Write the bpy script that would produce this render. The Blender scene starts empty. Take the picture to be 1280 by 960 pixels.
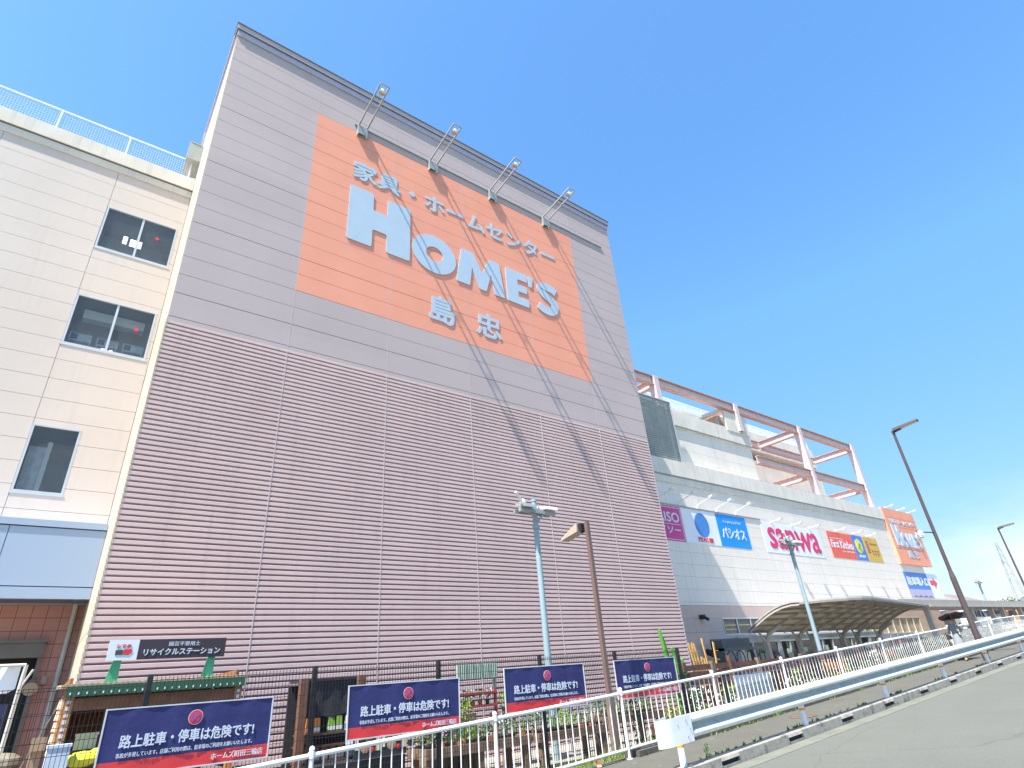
import bpy, bmesh, math, random
from mathutils import Vector, Matrix, noise
random.seed(7)
R_ = math.radians
scn = bpy.context.scene
COL = scn.collection

# ------------------------------------------------------------------ camera
cam = bpy.data.cameras.new('camera')
cam.sensor_width = 36.0
cam.lens = 712.0 / 1280.0 * 36.0
cam.clip_start = 0.1
cam.clip_end = 3000
cam_ob = bpy.data.objects.new('camera', cam)
COL.objects.link(cam_ob)
# rows of the world axes seen from the camera: facade direction X, depth Y, up Z (camera at the origin)
RX = Vector((0.80051239, -0.22430121, -0.55575973))
RY = Vector((-0.59500098, -0.40852422, -0.69215735))
RZ = Vector((-0.07178958, 0.88475812, -0.46048814))
M3 = Matrix((RX, RY, RZ))
cam_ob.matrix_world = M3.to_4x4()
scn.camera = cam_ob

# ------------------------------------------------------------------ sky, sun, exposure
SUN = Vector((-6.44, -1.75, 11.6)).normalized()      # towards the sun
elev = math.asin(SUN.z)
world = bpy.data.worlds.new('World')
scn.world = world
world.use_nodes = True
wn, wl = world.node_tree.nodes, world.node_tree.links
wn.clear()
out = wn.new('ShaderNodeOutputWorld')
bg = wn.new('ShaderNodeBackground'); bg.inputs['Strength'].default_value = 0.15
sky = wn.new('ShaderNodeTexSky'); sky.sky_type = 'NISHITA'; sky.sun_disc = False
sky.sun_elevation = elev
sky.sun_rotation = math.atan2(SUN.x, SUN.y)
sky.air_density = 1.0; sky.dust_density = 0.35; sky.ozone_density = 2.0
hs = wn.new('ShaderNodeHueSaturation'); hs.inputs['Saturation'].default_value = 1.2; hs.inputs['Hue'].default_value = 0.497; hs.inputs['Value'].default_value = .98
wl.new(sky.outputs[0], hs.inputs['Color'])
tc = wn.new('ShaderNodeTexCoord')
mp = wn.new('ShaderNodeMapping'); mp.inputs['Scale'].default_value = (1.6, 1.6, 5.0)
wl.new(tc.outputs['Generated'], mp.inputs['Vector'])
ns = wn.new('ShaderNodeTexNoise'); ns.inputs['Scale'].default_value = 2.1; ns.inputs['Detail'].default_value = 6; ns.inputs['Roughness'].default_value = .55
wl.new(mp.outputs[0], ns.inputs['Vector'])
rp = wn.new('ShaderNodeValToRGB'); rp.color_ramp.elements[0].position = .42; rp.color_ramp.elements[1].position = .72
wl.new(ns.outputs[0], rp.inputs[0])
sx = wn.new('ShaderNodeSeparateXYZ'); wl.new(tc.outputs['Generated'], sx.inputs[0])
mr = wn.new('ShaderNodeMapRange'); mr.inputs['From Min'].default_value = .02; mr.inputs['From Max'].default_value = .20
mr.inputs['To Min'].default_value = .9; mr.inputs['To Max'].default_value = 0
wl.new(sx.outputs['Z'], mr.inputs['Value'])
mu = wn.new('ShaderNodeMath'); mu.operation = 'MULTIPLY'; mu.use_clamp = True
wl.new(rp.outputs[0], mu.inputs[0]); wl.new(mr.outputs[0], mu.inputs[1])
mx = wn.new('ShaderNodeMixRGB'); mx.inputs['Color2'].default_value = (8.5, 8.5, 8.9, 1)
wl.new(mu.outputs[0], mx.inputs['Fac']); wl.new(hs.outputs[0], mx.inputs['Color1'])
hz = wn.new('ShaderNodeMapRange'); hz.inputs['From Min'].default_value = .0; hz.inputs['From Max'].default_value = .50; hz.inputs['To Min'].default_value = .27; hz.inputs['To Max'].default_value = 1.0
wl.new(sx.outputs['Z'], hz.inputs['Value'])
hm = wn.new('ShaderNodeVectorMath'); hm.operation = 'SCALE'; wl.new(mx.outputs[0], hm.inputs[0]); wl.new(hz.outputs[0], hm.inputs['Scale'])
wl.new(hm.outputs[0], bg.inputs['Color']); wl.new(bg.outputs[0], out.inputs['Surface'])

sun = bpy.data.lights.new('sun', 'SUN'); sun.energy = 4.5; sun.angle = R_(0.5); sun.color = (1.0, .955, .87)
sun_ob = bpy.data.objects.new('sun', sun); COL.objects.link(sun_ob)
sun_ob.rotation_euler = SUN.to_track_quat('Z', 'Y').to_euler()
sun_ob.location = SUN * 60
scn.view_settings.view_transform = 'Standard'
scn.view_settings.look = 'None'
scn.view_settings.gamma = 1.0
scn.view_settings.use_curve_mapping = False
scn.view_settings.exposure = 1.36
scn.cycles.max_bounces = 6
scn.cycles.use_denoising = True

# ------------------------------------------------------------------ helpers
def ray(px, py):
    return M3 @ Vector((px - 640, 480 - py, -712.0))
def at(px, py, y):
    """world point at depth y behind a measured spot of the photo (1280x960)"""
    w = ray(px, py); return w * (y / w.y)

def lin(h):
    h = h.lstrip('#')
    c = [int(h[i:i + 2], 16) / 255 for i in (0, 2, 4)]
    return tuple(((v + .055) / 1.055) ** 2.4 if v > .04045 else v / 12.92 for v in c)

MATS = {}
def mat(name, col, rough=.6, metal=0., var=.10, scale=3., streak=0., streak_col=None, bump=0., bscale=60., spec=.5, trans=0., fine=0., patch=None, coat=0., bays=0., cracks=0.):
    """principled surface: base colour varied by large noise, fine grain, rain streaks and optional patches"""
    if name in MATS: return MATS[name]
    m = bpy.data.materials.new(name); m.use_nodes = True
    n, l = m.node_tree.nodes, m.node_tree.links
    b = n['Principled BSDF']
    c = lin(col) if isinstance(col, str) else col
    b.inputs['Roughness'].default_value = rough; b.inputs['Metallic'].default_value = metal
    b.inputs['Specular IOR Level'].default_value = spec
    b.inputs['Transmission Weight'].default_value = trans
    b.inputs['Coat Weight'].default_value = coat
    t = n.new('ShaderNodeTexCoord')
    cur = None
    def mixin(fac, c1, c2):
        x = n.new('ShaderNodeMixRGB'); l.new(fac, x.inputs['Fac'])
        if hasattr(c1, 'links') or hasattr(c1, 'is_linked'): l.new(c1, x.inputs['Color1'])
        else: x.inputs['Color1'].default_value = (*c1, 1)
        x.inputs['Color2'].default_value = (*c2, 1)
        return x.outputs[0]
    a = n.new('ShaderNodeTexNoise'); a.inputs['Scale'].default_value = scale; a.inputs['Detail'].default_value = 5
    l.new(t.outputs['Object'], a.inputs['Vector'])
    mrn = n.new('ShaderNodeMapRange'); mrn.inputs['From Min'].default_value = .3; mrn.inputs['From Max'].default_value = .7
    l.new(a.outputs[0], mrn.inputs['Value'])
    c_hi = tuple(min(.9, v * (1 + var)) for v in c); c_lo = tuple(v * (1 - var) for v in c)
    cur = mixin(mrn.outputs[0], c_lo, c_hi)
    if fine:
        f = n.new('ShaderNodeTexNoise'); f.inputs['Scale'].default_value = 90; f.inputs['Detail'].default_value = 3
        l.new(t.outputs['Object'], f.inputs['Vector'])
        fr = n.new('ShaderNodeMapRange'); fr.inputs['From Min'].default_value = .35; fr.inputs['From Max'].default_value = .65; fr.inputs['To Max'].default_value = fine
        l.new(f.outputs[0], fr.inputs['Value'])
        cur = mixin(fr.outputs[0], cur, tuple(v * .45 for v in c))
    if streak:
        q = n.new('ShaderNodeMapping'); q.inputs['Scale'].default_value = (2.2, 2.2, .13)
        l.new(t.outputs['Object'], q.inputs['Vector'])
        s = n.new('ShaderNodeTexNoise'); s.inputs['Scale'].default_value = 2.0; s.inputs['Detail'].default_value = 6; s.inputs['Roughness'].default_value = .65
        l.new(q.outputs[0], s.inputs['Vector'])
        sr = n.new('ShaderNodeMapRange'); sr.inputs['From Min'].default_value = .52; sr.inputs['From Max'].default_value = .78; sr.inputs['To Max'].default_value = streak
        l.new(s.outputs[0], sr.inputs['Value'])
        cur = mixin(sr.outputs[0], cur, lin(streak_col) if streak_col else tuple(v * .5 for v in c))
    if patch:
        p = n.new('ShaderNodeTexNoise'); p.inputs['Scale'].default_value = patch[1]; p.inputs['Detail'].default_value = 8; p.inputs['Roughness'].default_value = .7
        l.new(t.outputs['Object'], p.inputs['Vector'])
        pr = n.new('ShaderNodeMapRange'); pr.inputs['From Min'].default_value = patch[2]; pr.inputs['From Max'].default_value = patch[2] + .07; pr.inputs['To Max'].default_value = patch[3]
        l.new(p.outputs[0], pr.inputs['Value'])
        cur = mixin(pr.outputs[0], cur, lin(patch[0]))
    if cracks:
        v1 = n.new('ShaderNodeTexNoise'); v1.inputs['Scale'].default_value = 1.2; v1.inputs['Detail'].default_value = 6; l.new(t.outputs['Object'], v1.inputs['Vector'])
        v2 = n.new('ShaderNodeMixRGB'); v2.inputs['Fac'].default_value = .25; l.new(t.outputs['Object'], v2.inputs['Color1']); l.new(v1.outputs['Color'], v2.inputs['Color2'])
        vo = n.new('ShaderNodeTexVoronoi'); vo.feature = 'DISTANCE_TO_EDGE'; vo.inputs['Scale'].default_value = .35; l.new(v2.outputs[0], vo.inputs['Vector'])
        vr = n.new('ShaderNodeMapRange'); vr.inputs['From Min'].default_value = .0; vr.inputs['From Max'].default_value = .006; vr.inputs['To Min'].default_value = cracks; vr.inputs['To Max'].default_value = 0
        l.new(vo.outputs['Distance'], vr.inputs['Value']); cur = mixin(vr.outputs[0], cur, tuple(v * .4 for v in c))
        g = n.new('ShaderNodeTexNoise'); g.inputs['Scale'].default_value = 28; g.inputs['Detail'].default_value = 6; g.inputs['Roughness'].default_value = .8; l.new(t.outputs['Object'], g.inputs['Vector'])
        gr = n.new('ShaderNodeMapRange'); gr.inputs['From Min'].default_value = .40; gr.inputs['From Max'].default_value = .68; gr.inputs['To Max'].default_value = .35
        l.new(g.outputs[0], gr.inputs['Value']); cur = mixin(gr.outputs[0], cur, tuple(min(.8, v * 1.7) for v in c))
    if bays:
        sp = n.new('ShaderNodeSeparateXYZ'); l.new(t.outputs['Object'], sp.inputs[0]); cb = n.new('ShaderNodeCombineXYZ')
        for ax_, st in (('X', 3.03), ('Z', .604 * 3)):
            d_ = n.new('ShaderNodeMath'); d_.operation = 'DIVIDE'; d_.inputs[1].default_value = st; l.new(sp.outputs[ax_], d_.inputs[0])
            f_ = n.new('ShaderNodeMath'); f_.operation = 'FLOOR'; l.new(d_.outputs[0], f_.inputs[0]); l.new(f_.outputs[0], cb.inputs[ax_])
        w_ = n.new('ShaderNodeTexWhiteNoise'); l.new(cb.outputs[0], w_.inputs['Vector'])
        wm = n.new('ShaderNodeMath'); wm.operation = 'MULTIPLY'; wm.inputs[1].default_value = bays; l.new(w_.outputs['Value'], wm.inputs[0])
        cur = mixin(wm.outputs[0], cur, tuple(v * .6 for v in c))
    l.new(cur, b.inputs['Base Color'])
    if bump:
        bn = n.new('ShaderNodeTexNoise'); bn.inputs['Scale'].default_value = bscale; bn.inputs['Detail'].default_value = 4
        l.new(t.outputs['Object'], bn.inputs['Vector'])
        bp = n.new('ShaderNodeBump'); bp.inputs['Strength'].default_value = bump; bp.inputs['Distance'].default_value = .01
        l.new(bn.outputs[0], bp.inputs['Height']); l.new(bp.outputs[0], b.inputs['Normal'])
    MATS[name] = m
    return m

def tile_mat(name, c1, c2, grout, w, h, mortar=.008, rough=.4):
    m = bpy.data.materials.new(name); m.use_nodes = True
    n, l = m.node_tree.nodes, m.node_tree.links
    b = n['Principled BSDF']; b.inputs['Roughness'].default_value = rough
    t = n.new('ShaderNodeTexCoord'); s = n.new('ShaderNodeSeparateXYZ'); c = n.new('ShaderNodeCombineXYZ')
    l.new(t.outputs['Object'], s.inputs[0]); l.new(s.outputs['X'], c.inputs['X']); l.new(s.outputs['Z'], c.inputs['Y'])
    k = n.new('ShaderNodeTexBrick'); k.offset = 0
    k.inputs['Scale'].default_value = 1; k.inputs['Brick Width'].default_value = w; k.inputs['Row Height'].default_value = h
    k.inputs['Mortar Size'].default_value = mortar
    k.inputs['Color1'].default_value = (*lin(c1), 1); k.inputs['Color2'].default_value = (*lin(c2), 1); k.inputs['Mortar'].default_value = (*lin(grout), 1)
    l.new(c.outputs[0], k.inputs['Vector']); l.new(k.outputs['Color'], b.inputs['Base Color'])
    MATS[name] = m
    return m

ORG = {}
class MB:
    def __init__(s): s.v = []; s.f = []; s.mi = []
    def add(s, vs, fs, mi=0):
        o = len(s.v); s.v += [tuple(p) for p in vs]
        for f in fs: s.f.append(tuple(i + o for i in f)); s.mi.append(mi)
        return s
    def box(s, x0, x1, y0, y1, z0, z1, mi=0):
        return s.add([(x0, y0, z0), (x1, y0, z0), (x1, y1, z0), (x0, y1, z0), (x0, y0, z1), (x1, y0, z1), (x1, y1, z1), (x0, y1, z1)],
                     [(0, 3, 2, 1), (4, 5, 6, 7), (0, 1, 5, 4), (1, 2, 6, 5), (2, 3, 7, 6), (3, 0, 4, 7)], mi)
    def hexa(s, p, mi=0):
        return s.add(p, [(0, 3, 2, 1), (4, 5, 6, 7), (0, 1, 5, 4), (1, 2, 6, 5), (2, 3, 7, 6), (3, 0, 4, 7)], mi)
    def bar(s, p0, p1, w, h, mi=0, up=(0, 0, 1)):
        """rectangular bar between two points; w across, h along 'up'"""
        p0, p1 = Vector(p0), Vector(p1); d = (p1 - p0).normalized(); u = Vector(up)
        if abs(d.dot(u)) > .98: u = Vector((0, 1, 0))
        a = d.cross(u).normalized(); b = a.cross(d).normalized()
        a *= w / 2; b *= h / 2
        return s.hexa([p0 - a - b, p0 + a - b, p1 + a - b, p1 - a - b, p0 - a + b, p0 + a + b, p1 + a + b, p1 - a + b], mi)
    def tube(s, p0, p1, r0, r1=None, n=8, mi=0, caps=True):
        r1 = r0 if r1 is None else r1
        p0, p1 = Vector(p0), Vector(p1); d = (p1 - p0).normalized()
        u = Vector((0, 0, 1)) if abs(d.z) < .9 else Vector((1, 0, 0))
        a = d.cross(u).normalized(); b = a.cross(d)
        vs = []
        for p, r in ((p0, r0), (p1, r1)):
            for k in range(n):
                t = 2 * math.pi * k / n; vs.append(p + a * (r * math.cos(t)) + b * (r * math.sin(t)))
        fs = [(k, (k + 1) % n, n + (k + 1) % n, n + k) for k in range(n)]
        if caps: fs += [tuple(range(n))[::-1], tuple(range(n, 2 * n))]
        return s.add(vs, fs, mi)
    def path(s, pts, r, n=8, mi=0):
        for a, b in zip(pts, pts[1:]): s.tube(a, b, r, r, n, mi)
        return s
    def prism(s, poly, y0, y1, mi=0):
        """polygon in x-z pulled from y0 to y1"""
        n = len(poly)
        return s.add([(x, y0, z) for x, z in poly] + [(x, y1, z) for x, z in poly],
                     [tuple(range(n)), tuple(range(2 * n - 1, n - 1, -1))] + [(k, n + k, n + (k + 1) % n, (k + 1) % n) for k in range(n)], mi)
    def ring(s, oz, iz, y0, y1, mi=0):
        """outer and inner x-z outlines with the same count"""
        n = len(oz); vs = []
        for pl, y in ((oz, y0), (iz, y0), (oz, y1), (iz, y1)): vs += [(x, y, z) for x, z in pl]
        fs = []
        for k in range(n):
            j = (k + 1) % n
            fs += [(k, j, n + j, n + k), (2 * n + k, 3 * n + k, 3 * n + j, 2 * n + j), (k, 2 * n + k, 2 * n + j, j), (n + k, n + j, 3 * n + j, 3 * n + k)]
        return s.add(vs, fs, mi)
    def sweep(s, secs, mi=0, closed=False, caps=False):
        n = len(secs[0]); vs = [p for q in secs for p in q]; fs = []
        for i in range(len(secs) - 1):
            for k in range(n if closed else n - 1):
                j = (k + 1) % n; fs.append((i * n + k, i * n + j, (i + 1) * n + j, (i + 1) * n + k))
        if caps: fs += [tuple(range(n)), tuple(range((len(secs) - 1) * n, len(secs) * n))]
        return s.add(vs, fs, mi)
    def ball(s, c, rx, ry=None, rz=None, n=8, m=6, mi=0):
        ry = ry or rx; rz = rz or rx; c = Vector(c); vs = []
        for i in range(m + 1):
            th = math.pi * i / m
            for k in range(n):
                ph = 2 * math.pi * k / n; vs.append(c + Vector((rx * math.sin(th) * math.cos(ph), ry * math.sin(th) * math.sin(ph), rz * math.cos(th))))
        fs = [(i * n + k, (i + 1) * n + k, (i + 1) * n + (k + 1) % n, i * n + (k + 1) % n) for i in range(m) for k in range(n)]
        return s.add(vs, fs, mi)
    def leaf(s, c, size, mi=0, flat=.5):
        d = Vector((random.gauss(0, 1), random.gauss(0, 1), random.gauss(0, flat) + .15)).normalized()
        u = d.orthogonal().normalized(); u.rotate(Matrix.Rotation(random.uniform(0, 6.28), 3, d)); w = d.cross(u)
        c = Vector(c); l = size * random.uniform(.7, 1.3)
        return s.add([c - u * l * .5, c + w * l * .28, c + u * l * .5, c - w * l * .28], [(0, 1, 2, 3)], mi)
    def build(s, name, mats, parent=None, org=None, smooth=False, recalc=True):
        if org is None: org = ORG.get(parent.name, Vector()) if parent else Vector()
        org = Vector(org)
        me = bpy.data.meshes.new(name)
        me.from_pydata([tuple(Vector(p) - org) for p in s.v], [], s.f)
        if not isinstance(mats, (list, tuple)): mats = [mats]
        for m in mats: me.materials.append(m)
        if len(mats) > 1: me.polygons.foreach_set('material_index', s.mi)
        if recalc and len(s.f) < 60000:
            bm = bmesh.new(); bm.from_mesh(me); bmesh.ops.recalc_face_normals(bm, faces=bm.faces); bm.to_mesh(me); bm.free()
        if smooth:
            me.polygons.foreach_set('use_smooth', [True] * len(me.polygons))
            me.set_sharp_from_angle(angle=R_(40))
        o = bpy.data.objects.new(name, me); COL.objects.link(o)
        if parent: o.parent = parent; ORG[o.name] = org
        else: o.location = org; ORG[o.name] = org
        return o

def tag(o, label=None, cat=None, group=None, kind=None):
    if label: o['label'] = label
    if cat: o['category'] = cat
    if group: o['group'] = group
    if kind: o['kind'] = kind
    return o
def thing(name, label, cat, loc=(0, 0, 0), group=None):
    o = bpy.data.objects.new(name, None); o.empty_display_size = .2
    COL.objects.link(o); o.location = loc; ORG[o.name] = Vector(loc)
    return tag(o, label, cat, group)
def copy_tree(o, loc=None, label=None, parent=None):
    c = o.copy(); COL.objects.link(c)
    if parent: c.parent = parent
    if loc is not None: c.location = loc
    if label: c['label'] = label
    for ch in list(o.children): copy_tree(ch, parent=c)
    return c

TXT = {}
def text(body, x0, x1, z0, z1, y, m, name, parent=None, thick=.012, bold=.02, res=3, shear=0):
    """lettering fitted into a rectangle on a wall that faces -y; strokes are fattened by a few slightly shifted layers"""
    key = (body, res, shear)
    if key not in TXT:
        cu = bpy.data.curves.new('t', 'FONT'); cu.body = body; cu.extrude = .05; cu.resolution_u = res; cu.shear = shear
        ob = bpy.data.objects.new('t', cu); me = bpy.data.meshes.new_from_object(ob)
        vs = [v.co.copy() for v in me.vertices]; fs = [tuple(p.vertices) for p in me.polygons]
        bpy.data.objects.remove(ob); bpy.data.curves.remove(cu); bpy.data.meshes.remove(me)
        TXT[key] = (vs, fs)
    vs, fs = TXT[key]
    ax, bx = min(v.x for v in vs), max(v.x for v in vs); ay, by = min(v.y for v in vs), max(v.y for v in vs)
    h = z1 - z0; b = bold * h * .9; q = MB()
    sx, sz = (x1 - x0 - 2 * b) / (bx - ax), (h - 2 * b) / (by - ay)
    offs = [(-1, 0), (1, 0), (0, -1), (0, 1), (0, 0)] if b > .002 else [(-1, 0), (1, 0)]
    for k, (ox, oz) in enumerate(offs):
        t = thick + .0004 * k
        q.add([(x0 + b + (v.x - ax) * sx + ox * b, y - (t if v.z > 0 else 0), z0 + b + (v.y - ay) * sz + oz * b) for v in vs], fs)
    return q.build(name, m, parent, recalc=False)

def circ(cx, cz, rx, rz=None, n=28):
    rz = rz or rx
    return [(cx + rx * math.cos(2 * math.pi * k / n), cz + rz * math.sin(2 * math.pi * k / n)) for k in range(n)]
def rounded(poly, r, n=4):
    """round the corners of an x-z polygon"""
    o = []; N = len(poly)
    for i in range(N):
        p = Vector(poly[i]); a = Vector(poly[i - 1]) - p; b = Vector(poly[(i + 1) % N]) - p
        rr = min(r, a.length * .45, b.length * .45)
        s, e = p + a.normalized() * rr, p + b.normalized() * rr
        for k in range(n + 1):
            t = k / n; q = s * (1 - t) ** 2 + p * 2 * t * (1 - t) + e * t * t; o.append((q.x, q.y))
    return o

# ---- the street climbs to the right and flattens over a crest
def gz(x):
    if x < 30: return -1.91 + .0525 * x
    if x < 52: t = x - 30; return -.335 + .0525 * t - .0024 * t * t
    return -.342 - .053 * min(x - 52, 40)
def yo(x): return 0
def S(x, yl, h=0): return Vector((x, yl + yo(x), gz(x) + h))
LOT = -1.7

# ================================================================== materials
m_asph = mat('asphalt', (.120, .122, .103), .9, var=.07, scale=.8, fine=.45, bump=.5, bscale=110, cracks=.45)
m_side = mat('sidewalk_asphalt', (.094, .092, .075), .92, var=.12, scale=1.6, fine=.45, cracks=.3, bump=.4, bscale=120, patch=('#8a897c', 3, .6, .3))
m_gut = mat('gutter_concrete', (.165, .168, .135), .85, var=.15, scale=2.5, fine=.25, patch=('#5b5f45', 1.7, .56, .55))
m_kerb = mat('kerb_concrete', (.33, .31, .265), .88, var=.22, scale=6, fine=.35, bump=.3, patch=('#3d3a30', 4, .55, .6))
m_soil = mat('soil', (.10, .085, .055), .95, var=.3, scale=4, fine=.4, patch=('#5a6b33', 3, .5, .7))
m_lot = mat('lot_paving', (.30, .28, .24), .9, var=.12, scale=1.2, fine=.2)
m_far = mat('far_ground', (.16, .18, .11), .95, var=.3, scale=.05)
m_black = mat('opening_shade', (.012, .012, .014), .7, var=.1)  # flat black stands in for the darkness inside openings and slots
m_lilac = mat('lilac_panel', (.51, .405, .385), .62, var=.035, scale=.5, bays=.10, streak=.14, streak_col='#aaa2a8', bump=.08, bscale=30)
m_orange = mat('orange_panel', (.87, .34, .215), .6, var=.05, scale=.6, bays=.07, streak=.26, streak_col='#d8a596', bump=.06, bscale=30)
m_back = mat('joint_backing', (.16, .14, .15), .9)
m_rib = mat('ribbed_siding', (.66, .495, .47), .55, var=.05, scale=.7, bays=.09, streak=.30, streak_col='#a58b90')
m_ribd = mat('ribbed_recess_shade', (.31, .145, .15), .7, var=.06)  # shadow in the recesses is put into this darker reddish tone
m_joint = mat('pale_joint', (.52, .43, .42), .6)
m_corn = mat('cornice_metal', (.46, .40, .43), .45, var=.04)
m_corn2 = mat('cornice_band', (.44, .41, .52), .45, var=.04)
m_cream = mat('cream_wall', (.645, .56, .50), .65, var=.04, scale=.4, bays=.05, streak=.30, streak_col='#b5aca2', bump=.08, bscale=30)
m_conc = mat('parapet_concrete', (.70, .645, .565), .8, var=.08, scale=.9, streak=.38, streak_col='#84857a', bump=.1, bscale=20)
m_wwall = mat('white_wall', (.76, .69, .61), .65, var=.04, scale=.5, streak=.3, streak_col='#9c9e92')
m_beige = mat('beige_wall', (.55, .42, .35), .65, var=.05, scale=.6, streak=.15)
m_letter = mat('sky_tinted_letter', (.48, .565, .65), .35, var=.03, scale=2)  # white letters with the blue sky reflection put into their colour
m_white = mat('white_paint', (.80, .80, .79), .35, var=.03, scale=5, coat=.2)
m_rail = mat('white_rail_paint', (.80, .80, .80), .32, var=.05, scale=8, coat=.2, patch=('#9a7f66', 9, .68, .7))
m_guard = mat('guard_rail_paint', (.78, .79, .80), .3, var=.04, scale=5, coat=.2, streak=.25, streak_col='#b9b8ae', patch=('#93887a', 7, .64, .6))
m_valley = mat('guard_valley_grey', (.40, .44, .41), .6, metal=0, var=.12, scale=6)  # greyer tone for the middle valley of the guard rail beam
m_alu = mat('aluminium_frame', (.62, .63, .62), .4, metal=.4, var=.05)
m_fascia = mat('pale_blue_fascia', (.34, .42, .54), .22, var=.03, scale=.5, coat=.5)
m_glass = mat('dark_glass', (.035, .042, .05), .06, var=.15, scale=1, spec=.8)
m_room = mat('dark_room', (.42, .43, .44), .9)
m_rtile = tile_mat('pink_wall_tile', '#b98178', '#c08a80', '#8a5a54', .30, .30, .010)
m_pink = mat('pink_primer_steel', (.68, .53, .52), .5, var=.08, scale=3, patch=('#7a3f2c', 5, .62, .7))
m_galv = mat('painted_grey_steel', (.33, .35, .35), .45, metal=.2, var=.08)
m_blackm = mat('black_metal', (.02, .02, .022), .45, var=.1)
m_bluep = mat('pale_blue_pole', (.27, .36, .39), .4, var=.06, scale=4)
m_brown = mat('brown_pole', (.16, .10, .085), .45, var=.08, scale=3)
m_brownl = mat('brown_lamp_body', (.36, .29, .23), .5, var=.05)
m_dkpole = mat('dark_brown_pole', (.085, .062, .062), .4, var=.1)
m_timber = mat('dark_timber', (.13, .065, .045), .8, var=.3, scale=9, fine=.3)
m_timber2 = mat('grey_timber', (.20, .15, .11), .85, var=.25, scale=9, fine=.3)
m_sleeper = mat('planter_timber', (.21, .14, .095), .85, var=.25, scale=7, fine=.3)
m_owood = mat('orange_wood', (.50, .20, .06), .6, var=.15, scale=8)
m_green = mat('dark_green_paint', (.03, .10, .05), .5, var=.1)
m_green2 = mat('green_bracket', (.06, .33, .17), .45, var=.06)
m_navy = mat('navy_banner', (.036, .038, .135), .5, var=.14, scale=3, spec=.25, bump=1.0, bscale=5, patch=('#3a3f74', 2.4, .6, .45))
m_red = mat('red_print', (.66, .04, .045), .45, var=.04)
m_bluepr = mat('blue_print', (.05, .13, .55), .45)
m_wtext = mat('white_print', (.62, .66, .72), .5, var=.02)
m_edge = mat('banner_edge', (.55, .58, .60), .6)
m_canopy = mat('canopy_sheet', (.58, .54, .48), .55, var=.15, scale=1.5)
_n, _l = m_canopy.node_tree.nodes, m_canopy.node_tree.links
_t = _n.new('ShaderNodeBsdfTranslucent'); _t.inputs[0].default_value = (.40, .36, .29, 1); _m = _n.new('ShaderNodeMixShader'); _m.inputs[0].default_value = .35
_l.new(_n['Principled BSDF'].outputs[0], _m.inputs[1]); _l.new(_t.outputs[0], _m.inputs[2]); _l.new(_m.outputs[0], _n['Material Output'].inputs['Surface'])
m_canfr = mat('canopy_frame', (.42, .39, .36), .5, var=.1)
m_shade = mat('shade_net', (.03, .03, .032), .9, var=.3, scale=20)
m_cone = mat('cone_red', (.85, .06, .045), .5)
LEAF = [mat('leaf_dark', (.03, .075, .02), .55, var=.3, scale=20), mat('leaf_mid', (.075, .16, .035), .55, var=.3, scale=20),
        mat('leaf_lime', (.19, .33, .045), .55, var=.25, scale=20), mat('leaf_grey', (.22, .28, .20), .6, var=.25, scale=20)]
FLOW = [mat('petal_white', (.8, .78, .8), .6), mat('petal_red', (.7, .05, .04), .6), mat('petal_yellow', (.85, .62, .05), .6), mat('petal_violet', (.38, .22, .6), .6), mat('petal_pink', (.8, .35, .45), .6), mat('petal_orange', (.85, .25, .04), .6)]
m_pot = mat('black_pot', (.03, .03, .03), .5)
m_terra = mat('terracotta', (.42, .15, .08), .7)

# ================================================================== ground
def strip(name, m, xs, f, kind='structure'):
    q = MB(); q.sweep([f(x) for x in xs]); o = q.build(name, m, recalc=False); return tag(o, kind=kind)
XS = [-14 + 2 * i for i in range(20)] + [26 + 1.5 * i for i in range(20)] + [60, 66, 72, 80, 90, 105, 125, 150]
tag(MB().box(-700, 900, -500, 1200, -6.2, -6.0).build('ground', m_far), kind='structure')
strip('road', m_asph, XS, lambda x: [S(x, -9, -.30), S(x, -2, -.15), S(x, 6.72, -.15)])
strip('gutter', m_gut, XS, lambda x: [S(x, 6.72, -.146), S(x, 7.13, -.172), S(x, 7.15, -.172)])
strip('sidewalk', m_side, XS, lambda x: [S(x, 7.33, .001), S(x, 8.0, .006), S(x, 9.02 if x < 9 else 8.66, .004)])
# kerb with drain slots, their shade put in as black sheets, every 2.4 m
q = MB(); xa = 10.15 - 2.2 * 11
while xa < 130:
    L = 2.2 if xa < 60 else 6.6
    def sec(x, z0, z1, f=7.15): return [S(x, f, z0), S(x, f + .02, z1 - .02), S(x, f + .04, z1), S(x, 7.34, z1), S(x, 7.34, z0)]
    q.sweep([sec(xa, -.5, .006), sec(xa + L - .525, -.5, .006)], caps=True)
    q.sweep([sec(xa + L - .52, -.062, .006), sec(xa + L - .005, -.062, .006)], caps=True)
    for b_ in (7.30, 7.20): q.sweep([[S(x, b_, -.4), S(x, b_, -.064)] for x in (xa + L - .52, xa + L - .005)], mi=1)
    q.sweep([[S(x, 7.16, -.4), S(x, 7.155, -.135), S(x, 7.2, -.135)] for x in (xa + L - .52, xa + L - .005)])
    xa += L
tag(q.build('kerb', [m_kerb, m_black]), kind='structure')
strip('verge', m_soil, XS, lambda x: [S(x, 9.02, -.02), S(x, 9.3, -.06), Vector((x, 9.75 + yo(x), max(LOT + .01, min(gz(x) - .1, LOT + .3)))), Vector((x, 9.95 + yo(x), LOT + .008)), Vector((x, 10.1 + yo(x), LOT - .05))])
tag(MB().box(-60, 46, 9.4, 70, LOT - 3, LOT).build('parking_lot', m_lot), kind='structure')
strip('far_lot', m_lot, [46 + 6 * i for i in range(25)], lambda x: [Vector((x, 10.6 + yo(x), gz(x) - 1.6)), Vector((x, 120, gz(x) - 1.6))])
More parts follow.
